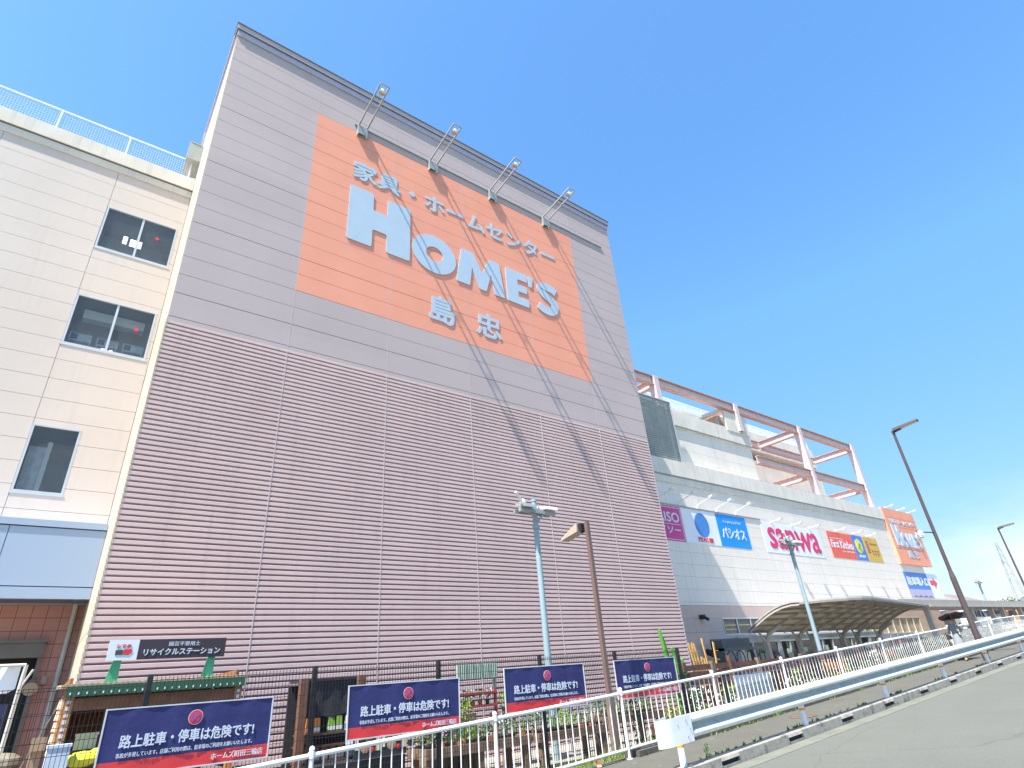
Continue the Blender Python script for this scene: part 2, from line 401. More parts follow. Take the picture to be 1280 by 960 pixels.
# oval manhole cover on the sidewalk
q = MB(); c = S(13.9, 7.95, .0); q.sweep([[S(c.x + .3 * math.cos(a), 7.95 + .3 * math.sin(a), h) for a in [k * math.pi / 12 for k in range(24)]] for h in (.0, .014)], closed=True, caps=True)
tag(q.build('manhole_cover', mat('rusty_iron', (.12, .075, .055), .7, var=.3, scale=14)), 'round rusty manhole cover set in the grey sidewalk', 'manhole cover')

# ================================================================== store tower
D = 14.3
X0, X1 = .655, 18.6
JX = [X0, 3.6, 6.6, 9.65, 12.7, 15.72, X1]
ZT, ZB = 20.33, 8.66
tw = thing('store_tower', 'tall lilac-grey store tower with dark ribbed siding on its lower half', 'building', (9.6, D, LOT))
q = MB(); q.box(X0 + .03, X1 - .03, D + .06, 30, LOT - .5, 20.5)
q.build('wall_core', m_back, tw)
rows = [20.33] + [19.71 - .604 * k for k in range(18)] + [8.72]
up = MB()
for a, b in zip(JX, JX[1:]):
    for i, (zt, zb) in enumerate(zip(rows, rows[1:])):
        if a > 3 and b < 16 and 2 < i <= 15: continue
        g = .017 if i % 4 == 1 else .010
        up.box(a + .006, b - .006, D, D + .08, zb + g, zt - .002)
up.build('upper_cladding', m_lilac, tw)
js = MB()
for x in JX[1:-1]: js.box(x - .010, x + .010, D - .003, D + .05, 8.7, 20.32)
for x in JX[1:-1]: js.box(x - .010, x + .010, D - .006, D + .04, LOT, 8.55)
js.build('joint_strip', m_joint, tw)
# ribbed siding: flat proud faces with deep narrow recesses
prof = []; z = LOT - .2; p = .1235
while z < 8.52:
    prof += [(D + .040, z), (D + .040, z + .030), (D + .002, z + .044), (D, z + .050), (D, z + p - .004), (D + .006, z + p)]; z += p
q = MB(); vs = []; n = len(prof)
for x in (X0 + .002, X1 - .002): vs += [(x, y, zz) for y, zz in prof]
q.add(vs, [(k, k + 1, n + k + 1, n + k) for k in range(n - 1)])
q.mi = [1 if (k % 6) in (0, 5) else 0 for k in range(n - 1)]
# folded ends of the ribs
q.build('ribbed_siding', [m_rib, m_ribd], tw, recalc=False)
q = MB(); q.box(X0, X1, D + .002, D + .05, 8.575, 8.715); q.box(X0, X1, D + .02, D + .06, 8.535, 8.575, 1); q.build('flashing', [m_lilac, m_ribd], tw)
q = MB(); q.box(X0 - .03, X1 + .03, D - .05, D + .3, 20.33, 20.60, 1); q.box(X0 - .08, X1 + .08, D - .11, D + .4, 20.615, 20.84)
q.box(X0 - .06, X1 + .06, D - .09, D + .3, 20.60, 20.615, 2); q.box(X0 - .10, X1 + .10, D - .14, D + .42, 20.84, 20.88, 2)
q.box(X0 - .08, X0 + .3, D + .4, 30.1, 20.615, 20.86); q.box(X0 - .03, X0 + .3, D + .3, 30.05, 20.33, 20.60, 1); q.box(X1 - .3, X1 + .08, D + .4, 30.1, 20.615, 20.86)
q.build('cornice', [m_corn, m_corn2, m_back], tw)
q = MB()
for zt, zb in zip(rows, rows[1:]): q.box(X0 - .012, X0 + .04, D + .004, 30, zb + .008, zt - .002)
zz = 8.66
while zz > LOT: q.box(X0 - .012 + (.0), X0 + .04, D + .03, 30, zz - 1.19, zz - .01); zz -= 1.2
q.build('side_wall', mat('warm_side_panel', (.52, .44, .34), .65, var=.04), tw)
q = MB(); q.box(X1 - .04, X1 + .012, D + .004, 30, LOT, 20.33); q.build('side_wall', m_cream, tw)
# saw-tooth ends of the ribs on the corner
q = MB(); z = LOT - .2
while z < 8.5: q.box(X0 - .03, X0 + .02, D - .004, D + .034, z + .036, z + p - .002); z += p
q.build('corner_trim', mat('warm_trim', (.52, .42, .33), .55), tw)
q = MB(); q.box(X0 + 4.3, X0 + 17.2, D - .055, D - .002, 18.80, 18.85); q.build('cable_rail', m_galv, tw)

sg = thing('facade_sign', 'huge orange store sign with white lettering tinted with sky blue high on the lilac tower', 'sign', (9.6, D, 10.65))
q = MB()
for a, b in zip(JX[1:-1], JX[2:-1]):
    for i, (zt, zb) in enumerate(zip(rows, rows[1:])):
        if 2 < i <= 15:
            g = .017 if i % 4 == 1 else .010
            q.box(a + .006, b - .006, D - .002, D + .08, zb + g, zt - .002)
q.build('orange_field', m_orange, sg)
YF = D - .010
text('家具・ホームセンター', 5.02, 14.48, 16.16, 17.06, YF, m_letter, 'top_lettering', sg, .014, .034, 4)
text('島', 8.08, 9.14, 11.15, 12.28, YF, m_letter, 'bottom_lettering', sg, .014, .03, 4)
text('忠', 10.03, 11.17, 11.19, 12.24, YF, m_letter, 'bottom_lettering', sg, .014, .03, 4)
def homes(q, x0, z0, w, h, y, t):
    """the big rounded capitals: a tall H, then smaller O M E ' S on the same foot line"""
    def T(u, v): return (x0 + u * w, z0 + v * h)
    r = .035 * h
    def poly(pts, rr=1.): q.prism(rounded([T(*p) for p in pts], r * rr), y - t, y)
    poly([(0, .05), (.0927, .05), (.0927, .364), (.1496, .364), (.1496, .05), (.2445, .05), (.2445, 1.02), (.1496, 1.02), (.1496, .712), (.0927, .712), (.0927, 1.02), (0, 1.02)])
    oc = T(.351, .36)
    q.ring(circ(*oc, w * .097, h * .345, 40), circ(*oc, w * .037, h * .135, 40), y - t, y)
    poly([(.448, .035), (.511, .035), (.524, .40), (.556, .035), (.590, .035), (.618, .40), (.632, .035), (.685, .035), (.664, .69), (.612, .69), (.573, .36), (.535, .69), (.475, .69)], .7)
    poly([(.697, .03), (.8125, .03), (.8125, .18), (.758, .18), (.758, .29), (.806, .29), (.806, .425), (.758, .425), (.758, .535), (.8125, .535), (.8125, .69), (.697, .69)], .7)
    poly([(.822, .47), (.836, .47), (.848, .68), (.819, .68)], .3)
    c = [(.978, .565), (.955, .612), (.925, .622), (.893, .59), (.886, .52), (.905, .435), (.945, .375), (.965, .30), (.962, .19), (.935, .115), (.90, .115), (.868, .18)]
    P = [Vector(T(*p)) for p in c]
    for _ in range(2):
        Q = [P[0]]
        for a, b in zip(P, P[1:]): Q += [a * .75 + b * .25, a * .25 + b * .75]
        P = Q + [P[-1]]
    L, Rr = [], []
    for i, pnt in enumerate(P):
        d = (P[min(i + 1, len(P) - 1)] - P[max(i - 1, 0)]).normalized(); nn = Vector((-d.y, d.x))
        wd = h * .078
        L.append(pnt + nn * wd); Rr.append(pnt - nn * wd)
    q.sweep([[(a.x, y - t, a.y), (b.x, y - t, b.y), (b.x, y, b.y), (a.x, y, a.y)] for a, b in zip(L, Rr)], closed=True, caps=True)
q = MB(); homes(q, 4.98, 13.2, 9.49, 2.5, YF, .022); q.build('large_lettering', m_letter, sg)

# floodlights on ladder arms
def tower_light(x, lab):
    t = thing('floodlight', lab, 'floodlight', (x, D, 18.3), 'floodlight arms along the top of the big sign')
    q = MB()
    q.box(x, x + .025, D - .14, D - .002, 18.30, 18.85); q.box(x + .36, x + .385, D - .14, D - .002, 18.30, 18.85); q.box(x + .026, x + .359, D - .06, D - .01, 18.30, 18.78); q.box(x + .02, x + .365, D - .15, D - .141, 18.33, 18.75)
    q.build('base_box', m_galv, t)
    q = MB(); e = D - 1.95; ze = 19.02
    for xx in (x + .03, x + .36): q.bar((xx, D - .05, 18.80), (xx, e, ze), .05, .06)
    q.bar((x + .03, e, ze), (x + .36, e, ze), .04, .05); q.bar((x + .03, D - 1.1, 18.92), (x + .36, D - 1.1, 18.92), .03, .05)
    q.bar((x + .03, D - 1.45, 18.96), (x + .36, D - 1.45, 18.96), .03, .03)
    q.build('ladder_arm', m_galv, t)
    q = MB(); q.tube((x + .2, e + .16, 18.97), (x + .2, e + .22, 18.86), .07, .135, 12); q.build('lamp_housing', m_white, t)
    q = MB(); q.tube((x + .2, e + .22, 18.858), (x + .2, e + .222, 18.845), .13, .125, 12); q.build('lens', mat('amber_lens', (.55, .42, .25), .2), t)
for x, nm in ((5.06, 'leftmost of the four'), (8.07, 'second from left of the four'), (11.0, 'third from left of the four'), (13.98, 'rightmost of the four')):
    tower_light(x, nm + ' floodlight arms above the orange sign')

# ================================================================== left wing
W = 18.3
lw = thing('store_wing', 'cream store wing with three windows left of the lilac tower', 'building', (-4, W, LOT))
XL = -14
wins = [(-1.52, .50, 12.93, 14.62), (-1.53, .53, 9.40, 11.12), (-1.53, -.47, 5.07, 6.90)]
zr = [16.12 - .604 * k for k in range(23)]
JL = [-13.5, -10.5, -7.5, -4.52, -1.53, X0 - .02]
q = MB()
def panel_with_holes(q, a, b, zb, zt, y0, y1, holes):
    cuts = [(a, b)]
    zs = sorted({zb, zt} | {z for h in holes for z in h[2:] if zb < z < zt and h[0] < b and h[1] > a})
    for z0, z1 in zip(zs, zs[1:]):
        segs = [(a, b)]
        for h in holes:
            if h[2] <= z0 + 1e-4 and h[3] >= z1 - 1e-4:
                ns = []
                for s0, s1 in segs:
                    if h[1] <= s0 or h[0] >= s1: ns.append((s0, s1)); continue
                    if h[0] > s0 + .02: ns.append((s0, h[0]))
                    if h[1] < s1 - .02: ns.append((h[1], s1))
                segs = ns
        for s0, s1 in segs: q.box(s0, s1, y0, y1, z0, z1)
for i, (a, b) in enumerate(zip(JL, JL[1:])):
    for zt, zb in zip(zr, zr[1:]): panel_with_holes(q, a + .005, b - .005, zb + .008, zt - .002, W, W + .08, wins)
q.build('wall_panel', m_cream, lw)
q = MB(); panel_with_holes(q, XL, X0 - .02, 2.7, 16.3, W + .075, W + .15, wins); q.box(XL, X0 - .02, W + 2.0, 30, 2.7, 16.3)
q.build('wall_core', mat('cream_joint', (.56, .49, .43), .8), lw)
q = MB(); q.box(XL, X0 - .02, W - .10, W + .5, 16.44, 16.98); q.box(XL, X0 - .02, W - .04, W + .4, 16.12, 16.40); q.box(XL, X0 - .02, W - .06, W + .3, 16.40, 16.44, 1)
q.build('parapet', [m_conc, m_back], lw)
def window(parent, x0, x1, z0, z1, y, mullions=(), name='window', depth=1.2):
    q = MB(); f = .05
    for a in ((x0, x1, z1 - f, z1), (x0, x1, z0, z0 + f)): q.box(a[0], a[1], y - .008, y + .10, a[2], a[3])
    for xx in (x0, x1 - f): q.box(xx, xx + f, y - .006, y + .098, z0 + f, z1 - f)
    for xm in mullions: q.box(xm - .03, xm + .03, y + .01, y + .09, z0 + f, z1 - f)
    q.box(x0 - .03, x1 + .03, y - .014, y + .02, z0 - .05, z0 - .004)
    w = q.build(name, m_alu, parent)
    g = MB(); g.box(x0 + f, x1 - f, y + .055, y + .06, z0 + f, z1 - f); g.build('pane', m_glass, w)
    return w
gl = bpy.data.materials.new('hazed_pane'); gl.use_nodes = True
n_, l_ = gl.node_tree.nodes, gl.node_tree.links; n_.remove(n_['Principled BSDF'])
tr_ = n_.new('ShaderNodeBsdfTransparent'); tr_.inputs[0].default_value = (.84, .89, .92, 1); go_ = n_.new('ShaderNodeBsdfGlossy'); go_.inputs['Roughness'].default_value = .03
lw_ = n_.new('ShaderNodeLayerWeight'); lw_.inputs['Blend'].default_value = .25; mx_ = n_.new('ShaderNodeMixShader')
l_.new(lw_.outputs['Fresnel'], mx_.inputs[0]); l_.new(tr_.outputs[0], mx_.inputs[1]); l_.new(go_.outputs[0], mx_.inputs[2]); di_ = n_.new('ShaderNodeBsdfDiffuse'); di_.inputs[0].default_value = (.50, .54, .58, 1); m2_ = n_.new('ShaderNodeMixShader'); m2_.inputs[0].default_value = .09  # pale diffuse haze mixed in to lighten the dark windows
l_.new(mx_.outputs[0], m2_.inputs[1]); l_.new(di_.outputs[0], m2_.inputs[2]); l_.new(m2_.outputs[0], n_['Material Output'].inputs['Surface'])
m_glass_w = gl
m_disp = mat('display_board', (.62, .66, .70), .6, var=.2, scale=6); m_lit = mat('paper_white', (.88, .88, .84), .7); m_redspot = mat('red_sticker', (.8, .03, .05), .5)
m_tube = bpy.data.materials.new('lit_tube'); m_tube.use_nodes = True
b_ = m_tube.node_tree.nodes['Principled BSDF']; b_.inputs['Emission Color'].default_value = (1, .97, .9, 1); b_.inputs['Emission Strength'].default_value = 1.2
for i, (a, b, z0, z1) in enumerate(wins):
    mid = ((a + b) / 2 + .02,) if i < 2 else ()
    w = window(lw, a, b, z0, z1, W, mid)
    for ch in list(w.children): ch.data.materials[0] = m_glass_w
    # a shallow dark room with what shows behind the glass
    q = MB(); d = 1.6
    q.add([(a, W + .1, z0), (b, W + .1, z0), (b, W + d, z0), (a, W + d, z0), (a, W + .1, z1), (b, W + .1, z1), (b, W + d, z1), (a, W + d, z1)], [(0, 1, 2, 3), (4, 7, 6, 5), (1, 5, 6, 2), (2, 6, 7, 3), (3, 7, 4, 0)])
    q.build('room_lining', m_room, w, recalc=False)
    q = MB()
    if i == 0:
        q.box(a + .62, a + .74, W + .4, W + .42, z0 + .72, z0 + 1.02, 4); q.box(a + .82, a + 1.15, W + .4, W + .42, z0 + .70, z0 + .98, 4)
        for k in range(3): q.box(a + .06 + k * .38, a + .38 + k * .38, W + .3, W + .34, z0 + .06, z0 + .26 - .03 * k)
        q.box(b - .55, b - .12, W + .25, W + .3, z0 + .05, z0 + .16)
        q.prism(circ(b - .50, z0 + 1.05, .055), W + .045, W + .05, 2)
    elif i == 1:
        q.box(a + .25, b - .22, W + .6, W + .9, z1 - .42, z1 - .12, 1)
        for k in range(3):
            q.box(a + .10 + k * .66, a + .64 + k * .66, W + .35, W + .4, z0 + .34, z0 + .60)
            q.box(a + .14 + k * .66, a + .30 + k * .66, W + .33, W + .345, z0 + .38, z0 + .56, 3)
            for xx in (.12, .60): q.box(a + xx + k * .66, a + xx + .02 + k * .66, W + .36, W + .39, z0 + .05, z0 + .34)
        for xx in (.92, 1.12): q.box(a + xx, a + xx + .09, W + .3, W + .32, z0 + .10, z0 + .24, 4)
        q.prism(circ(b - .42, z0 + .98, .06), W + .045, W + .05, 2)
    else:
        q.box(a + .05, a + .42, W + .5, W + .55, z0 + .06, z1 - .45); q.box(a + .42, a + .52, W + .45, W + .6, z0 + .06, z1 - .3, 1)
    q.build('window_display', [m_disp, m_lit, m_redspot, m_glass, m_tube], w)
# tiled ground floor, dark doorway with shutter box, pale blue fascia
DX = -.02
q = MB(); q.box(DX, X0 - .02, W + .7, W + 1.0, LOT, 2.6); q.box(XL, DX, W + .7, W + 1.0, 1.66, 2.6)
q.build('tiled_wall', m_rtile, lw)
q = MB(); q.box(XL, DX, W + 1.0, 29, LOT, 2.6); q.build('dark_interior', m_black, lw)
q = MB(); q.box(XL, DX + .06, W + .5, W + .72, 1.30, 1.66); q.box(DX - .02, DX + .06, W + .55, W + .72, LOT, 1.3); q.box(XL, DX + .1, W + .44, W + .72, 1.62, 1.70); q.build('shutter_box', mat('bronze_metal', (.16, .14, .13), .5, metal=.3), lw)
q = MB()
for a, b in ((-13, -10.2), (-10.19, -7.2), (-7.19, -4.2), (-4.19, -1.25), (-1.235, X0 - .02)): q.box(a, b, W - .9, W - .86, 2.70, 4.02)
q.box(XL, X0 - .02, W - .93, W + .05, 4.045, 4.20); q.box(XL, X0 - .02, W - .93, W - .80, 2.42, 2.67); q.box(XL, X0 - .02, W - .85, W + .05, 2.45, 4.04, 1)
q.build('fascia', [m_fascia, mat('fascia_joint', (.10, .12, .16), .6)], lw)
q = MB(); q.box(XL, X0 - .02, W - .80, W + .75, 2.50, 2.60); q.box(-.35, -.05, W - .4, W - .2, 2.46, 2.50, 1); q.build('soffit', [mat('soffit', (.42, .42, .44), .6), m_white], lw)
q = MB(); q.tube((.44, W + .62, 2.5), (.44, W + .62, LOT), .055, n=10)
for zz in (.9, -.2): q.tube((.44, W + .62, zz), (.44, W + .62, zz + .05), .065, n=10)
q.build('downpipe', mat('grey_pipe', (.50, .50, .46), .45), lw)
# roof fence of white wire mesh
rf = thing('roof_fence', 'white wire mesh fence along the roof edge of the cream wing', 'fence', (-4, W + .2, 16.98))
q = MB(); x = .4
posts = []
while x > XL: posts.append(x); x -= 1.95
for x in posts: q = MB(); q.box(x - .025, x + .025, W + .17, W + .23, 16.96, 18.03); q.build('post', m_white, rf)
q = MB(); q.box(XL, .42, W + .18, W + .22, 18.04, 18.08); q.build('top_rail', m_white, rf)
q = MB(); x = XL
while x < .4: q.box(x - .003, x + .003, W + .197, W + .203, 17.02, 18.04); x += .075
z = 17.06
while z < 18.05: q.box(XL, .4, W + .199, W + .201, z - .003, z + .003); z += .10
q.build('wire_mesh', m_white, rf)
q = MB(); q.box(.18, .645, W - .05, W + .9, 17.95, 18.75); q.box(.22, .56, W - .06, W + .8, 18.75, 18.80)
q.box(.55, .61, W + .02, W + .08, 18.75, 19.6)
tag(q.build('rooftop_box', mat('dull_grey_box', (.36, .38, .36), .6)), 'small grey machine box fixed to the tower side above the roof fence', 'machine')

# ================================================================== right wing
XA, XB = 18.7, 55.9
rw = thing('store_wing', 'long white store wing carrying a row of shop signs right of the tower', 'building', (37, W, LOT))
q = MB(); q.box(XA - .1, XB - .03, W + .06, 40, LOT, 9.9); q.build('wall_core', mat('pale_joint', (.40, .40, .37), .8), rw)
# white panels above, beige below z = 2.6
zr = [8.78 - .604 * k for k in range(11)] + [2.60]
q = MB(); xs = [XA - .08]
while xs[-1] < XB - 3: xs.append(xs[-1] + 3.03)
xs.append(XB)
for i, (a, b) in enumerate(zip(xs, xs[1:])):
    for zt, zb in zip(zr, zr[1:]): q.box(a + .004, b - .004, W, W + .08, zb + .007, zt - .002)
q.build('wall_panel', m_wwall, rw)
q = MB()
holes = [(26.95, 41.6, 1.22, 2.02), (26.2, 41.9, LOT, 1.05), (42.1, 51.4, -.9, 1.98)]
zr = [2.595, 1.99, 1.385, .78, .175, -.43, -1.03, LOT]
for i, (a, b) in enumerate(zip(xs, xs[1:])):
    for zt, zb in zip(zr, zr[1:]): panel_with_holes(q, a + .004, b - .004, zb + .007, zt - .002, W, W + .08, holes)
q.build('lower_panel', m_beige, rw)
q = MB(); q.box(XA - .1, XB + .02, W - .14, W + .6, 9.22, 10.1); q.box(XA - .1, XB + .01, W - .06, W + .5, 8.78, 9.16); q.box(XA - .1, XB, W - .10, W + .4, 9.16, 9.22, 1)
q.build('parapet', [m_conc, m_galv], rw)
m_orglass = mat('poster_glass', (.42, .32, .20), .3, var=.5, scale=1.4)
m_blfr = mat('pale_blue_frame', (.50, .56, .62), .4, metal=.2)
# strip windows over the entrance
q = MB(); x = 26.95
while x < 41.5: q.box(x - .035, x + .035, W + .0, W + .09, 1.26, 1.98); x += 1.22
q.box(26.95, 41.6, W - .01, W + .1, 1.22, 1.28); q.box(26.95, 41.6, W - .01, W + .1, 1.97, 2.03)
w = q.build('strip_window', m_alu, rw)
q = MB(); q.box(26.96, 41.59, W + .05, W + .055, 1.28, 1.97); q.build('pane', m_glass, w)
q = MB()
for k in range(12):
    x = 27.1 + k * 1.22
    if k in (0, 1, 2, 5): q.box(x, x + .95, W + .034, W + .049, 1.66, 1.71); 
    if k in (0, 3): q.box(x, x + .95, W + .034, W + .049, 1.46, 1.51)
q.build('pane_strip', mat('yellow_strip', (.62, .60, .25), .5), w)  # plain yellow bars just before the glass
# entrance vestibule
q = MB(); V = W - 1.1
q.box(26.2, 41.9, V, W + .1, .78, 1.05); q.box(26.2, 41.9, V - .03, V + .1, 1.05, 1.09)
x = 26.2; k = 0
while x < 41.8:
    q.box(x, x + (.34 if k % 3 == 0 else .12), V + .01, V + .12, LOT, .78); x += 1.12; k += 1
q.box(41.6, 41.9, V + .01, V + .12, LOT, .78)
q.box(26.25, 41.85, V + .02, V + .10, -.55, -.42); q.box(26.2, 26.3, V + .12, W, LOT, .78)
w = q.build('vestibule', m_blfr, rw)
x = 26.3
while x < 41.6: q = MB(); q.box(x + .06, min(x + 1.10, 41.7), V + .06, V + .065, LOT, .77); q.build('glass_door', m_glass, w); x += 1.12
mm_ = [mat('notice_cream', (.55, .55, .45), .7), mat('notice_green', (.25, .42, .36), .6), mat('notice_dark', (.10, .10, .13), .6)]
for k in range(12):
    x = 26.6 + k * 1.25; h = random.uniform(.3, .9)
    q = MB(); q.box(x, x + random.uniform(.3, .8), V + .035, V + .05, -.35 + random.uniform(0, .3), .1 + h * .6); q.build('notice', mm_[k % 3], w)
# right hand shop window with orange posters
q = MB(); x = 42.1
while x < 51.5: q.box(x - .05, x + .05, W - .01, W + .09, -.9, 1.98); x += 1.15
for zz in (-.9, .62, .95, 1.94): q.box(42.1, 51.4, W - .012, W + .088, zz, zz + .06)
w = q.build('shop_window', m_alu, rw)
q = MB(); q.box(42.12, 51.38, W + .05, W + .055, -.88, .66, 1); q.box(42.12, 51.38, W + .052, W + .057, .96, 1.95); q.box(42.12, 51.38, W + .03, W + .08, .68, .95, 2)
q.build('pane', [m_orglass, m_glass, m_blfr], w)
mm_ = [m_red, mat('poster_rose', (.6, .2, .2), .6), mat('poster_ink', (.12, .12, .16), .6), mat('poster_mint', (.5, .6, .5), .6)]
for k in range(8):
    x = 42.3 + k * 1.15
    q = MB(); q.box(x, x + .7, W + .03, W + .045, .28, .52); q.build('poster', mm_[k % 3], w)
    q = MB(); q.box(x, x + .75, W + .03, W + .045, -.4, .1); q.build('poster', mm_[3 if k < 4 else 2], w)
# upper storey set back behind the parapet
q = MB(); q.box(XA - .1, 35.3, W + .62, 30, 9.8, 13.4); q.build('upper_core', mat('pale_joint', (.4, .4, .37)), rw)
q = MB(); zr = [12.62 - .65 * k for k in range(5)]
for zt, zb in zip(zr, zr[1:]):
    for a, b in ((XA - .1, 24), (24, 29.6), (29.6, 35.3)): q.box(a + .004, b - .004, W + .55, W + .64, zb + .008, zt - .002)
q.build('upper_panel', m_wwall, rw)
q = MB(); q.box(XA - .1, 35.35, W + .42, W + 1.1, 12.80, 13.75); q.box(XA - .1, 35.34, W + .50, W + 1.0, 12.62, 12.76); q.box(XA - .1, 35.33, W + .47, W + 1, 12.76, 12.80, 1); q.box(34.7, 35.35, W + 1.1, 30, 12.8, 13.75)
q.build('upper_parapet', [m_conc, m_galv], rw)
q = MB(); q.box(32.8, 35.42, W + .38, W + .5, 13.55, 14.95); q.box(34.1, 34.12, W + .375, W + .38, 13.55, 14.95); q.box(32.8, 35.4, W + .9, W + 3.2, 13.7, 14.8); q.build('roof_house', m_conc, rw)
q = MB(); q.add([(30.3, W + .5, 13.86), (32.9, W + .5, 14.98), (32.9, W + 3.2, 14.98), (30.3, W + 3.2, 13.86), (30.3, W + .5, 13.98), (32.9, W + .5, 15.10), (32.9, W + 3.2, 15.10), (30.3, W + 3.2, 13.98)], [(0, 3, 2, 1), (4, 5, 6, 7), (0, 1, 5, 4), (1, 2, 6, 5), (2, 3, 7, 6), (3, 0, 4, 7)])
for k in range(7): q.box(30.5 + k * .36, 30.62 + k * .36, W + .46, W + .6, 14.06 + k * .155, 14.2 + k * .155)
q.build('stair_roof', m_cream, rw)
RB = 23.0
q = MB(); q.box(19, 54, RB, 40, 9.5, 14.5); q.box(19, 54, RB, 40, 15.45, 17.15); q.box(19, 43, RB, 40, 14.5, 15.45); q.box(43, 54, RB + 2, 40, 14.5, 15.45, 1); q.box(53.6, 54, RB + .1, RB + 2, 14.5, 15.45)
q.build('rear_wall', [m_conc, m_black], rw)
q = MB(); q.box(27.2, 28.5, W + 1.2, W + 2, 13.75, 14.25); q.build('roof_unit', m_galv, rw)
rf = thing('roof_fence', 'thin white railing on the high roof behind the pink steel frame', 'fence', (36, RB, 17.15))
q = MB(); x = 20
while x < 54: q = MB(); q.box(x - .03, x + .03, RB + .2, RB + .26, 17.1, 17.93); q.build('post', m_white, rf); x += 1.95
q = MB(); q.box(20, 54, RB + .2, RB + .25, 17.94, 18.0); q.build('top_rail', m_white, rf); q = MB(); z = 17.22
x = 20
while x < 54: q.box(x - .006, x + .006, RB + .21, RB + .23, 17.15, 17.95); x += .13
while z < 17.9: q.box(20, 54, RB + .215, RB + .225, z - .006, z + .006); z += .13
q.build('wire_mesh', m_white, rf)
# dark louvre screen
lv = thing('louvre_screen', 'dark grey louvre screen between the tower and the white upper wall', 'louvre screen', (23, W, 10))
q = MB(); z = 10.0
while z < 13.9:
    q.hexa([(XA, W + .06, z), (26.5, W + .06, z), (26.5, W + .075, z), (XA, W + .075, z), (XA, W + .02, z + .080), (26.5, W + .02, z + .080), (26.5, W + .035, z + .080), (XA, W + .035, z + .080)]); z += .135
m_louv = mat('louvre_grey', (.33, .38, .41), .5, metal=.1)
q.build('slat', m_louv, lv)
q = MB()
for x in (XA, 20.9, 23.2, 25.2, 26.42): q.box(x, x + .1, W + .11, W + .19, 9.98, 13.95)
q.box(XA, 26.5, W - .01, W + .18, 9.9, 9.99); q.box(XA, 26.5, W + .0, W + .18, 13.9, 13.97)
q.box(26.5, 26.54, W - .01, W + .19, 9.88, 13.98)
q.build('frame', m_louv, lv)
q = MB(); q.box(23.4, 24.9, W + .3, W + .34, 11.9, 13.3); q.box(25.4, 26.2, W + .3, W + .34, 12.2, 13.4); q.box(23.4, 24.3, W + .3, W + .34, 10.9, 11.2); q.box(25.1, 25.5, W + .3, W + .34, 10.8, 11.2)
q.build('machinery', mat('cream_machine', (.45, .45, .40), .6), lv)
q = MB(); q.box(XA, 26.5, W + .40, W + .45, 9.95, 13.9); q.build('dark_back', mat('louvre_dark', (.10, .12, .14), .7), lv)

# exposed pink steel frame
fr = thing('steel_frame', 'bare pink steel frame of columns and beams standing on the white wing roof', 'steel frame', (38, 19, 10))
def ibeam(q, p0, p1, w, h, t=.05):
    p0, p1 = Vector(p0), Vector(p1); d = (p1 - p0).normalized(); up = Vector((0, 0, 1))
    q.bar(p0 + up * (h / 2), p1 + up * (h / 2), w, t, 1, up=up); q.bar(p0 - up * (h / 2), p1 - up * (h / 2), w, t, 1, up=up)
    q.bar(p0, p1, t * .7, h - t * 1.02, up=up)
m_pink = [m_pink, mat('rusty_pink_flange', (.46, .28, .24), .6, var=.2, scale=6)]
FY, BY = 18.75, 22.0
CX = [26.05, 34.35, 42.7, 51.35]
for x, zb in zip(CX, (13.7, 13.7, 10.0, 10.0)):
    q = MB()
    q.box(x - .22, x - .19, FY - .22, FY + .22, zb, 15.72); q.box(x + .19, x + .22, FY - .22, FY + .22, zb, 15.72); q.box(x - .19, x + .19, FY - .225, FY - .185, zb, 15.72); q.box(x - .19, x + .19, FY + .185, FY + .225, zb, 15.72)
    q.build('column', m_pink, fr)
for a, b in zip([18.7] + CX, CX):
    q = MB(); ibeam(q, (a + .22, FY, 15.42), (b - .22, FY, 15.42), .34, .54); q.build('beam', m_pink, fr)
for a, b in ((35.3, 42.7), (42.7, 51.35)):
    q = MB(); ibeam(q, (a + .22, FY, 11.92), (b - .22, FY, 11.92), .34, .50); q.build('beam', m_pink, fr)
    q = MB(); ibeam(q, (a + .22, BY, 11.9), (b - .22, BY, 11.9), .3, .5); q.build('beam', m_pink, fr)
for a, b in zip(CX[1:], CX[2:]):
    q = MB(); ibeam(q, (a + .22, BY, 15.3), (b - .22, BY, 15.3), .3, .5); q.build('beam', m_pink, fr)
for x in CX:
    q = MB(); ibeam(q, (x, FY + .24, 15.36), (x, BY, 15.36), .32, .5); q.build('cross_beam', m_pink, fr)
for x in CX[2:]:
    q = MB(); ibeam(q, (x, FY + .24, 11.88), (x, BY, 11.88), .32, .48); q.build('cross_beam', m_pink, fr)

# shop signs on the white wing
def panel(name, lab, x0, x1, z0, z1, m, y=W - .014):
    t = thing(name, lab, 'sign', ((x0 + x1) / 2, W, z0))
    q = MB(); q.box(x0, x1, y, W - .002, z0, z1); q.build('panel', m, t)
    return t
SZ0, SZ1 = 5.66, 7.47
def pr(name, c, r=.4): return mat(name, c, r, var=.05, scale=1.5)
t = panel('shop_sign', 'magenta shop sign with white letters partly hidden by the tower edge', 22.4, 25.33, SZ0, SZ1, pr('magenta_print', (.58, .04, .24)))
text('DAISO', 22.75, 25.1, 6.62, 7.14, W - .016, m_wtext, 'lettering', t, .012, .03); text('ダイソー', 22.8, 25.05, 6.02, 6.44, W - .016, m_wtext, 'lettering', t, .012, .03)
q = MB(); q.box(22.7, 25.15, W - .019, W - .014, 6.51, 6.535); q.ring([(22.46, 5.72), (25.27, 5.72), (25.27, 7.41), (22.46, 7.41)], [(22.49, 5.75), (25.24, 5.75), (25.24, 7.38), (22.49, 7.38)], W - .018, W - .014); q.build('line', m_wtext, t)
t = panel('shop_sign', 'white shop sign with a plain blue oval above small red characters', 25.40, 28.42, SZ0, SZ1, pr('white_board', (.74, .77, .82)))
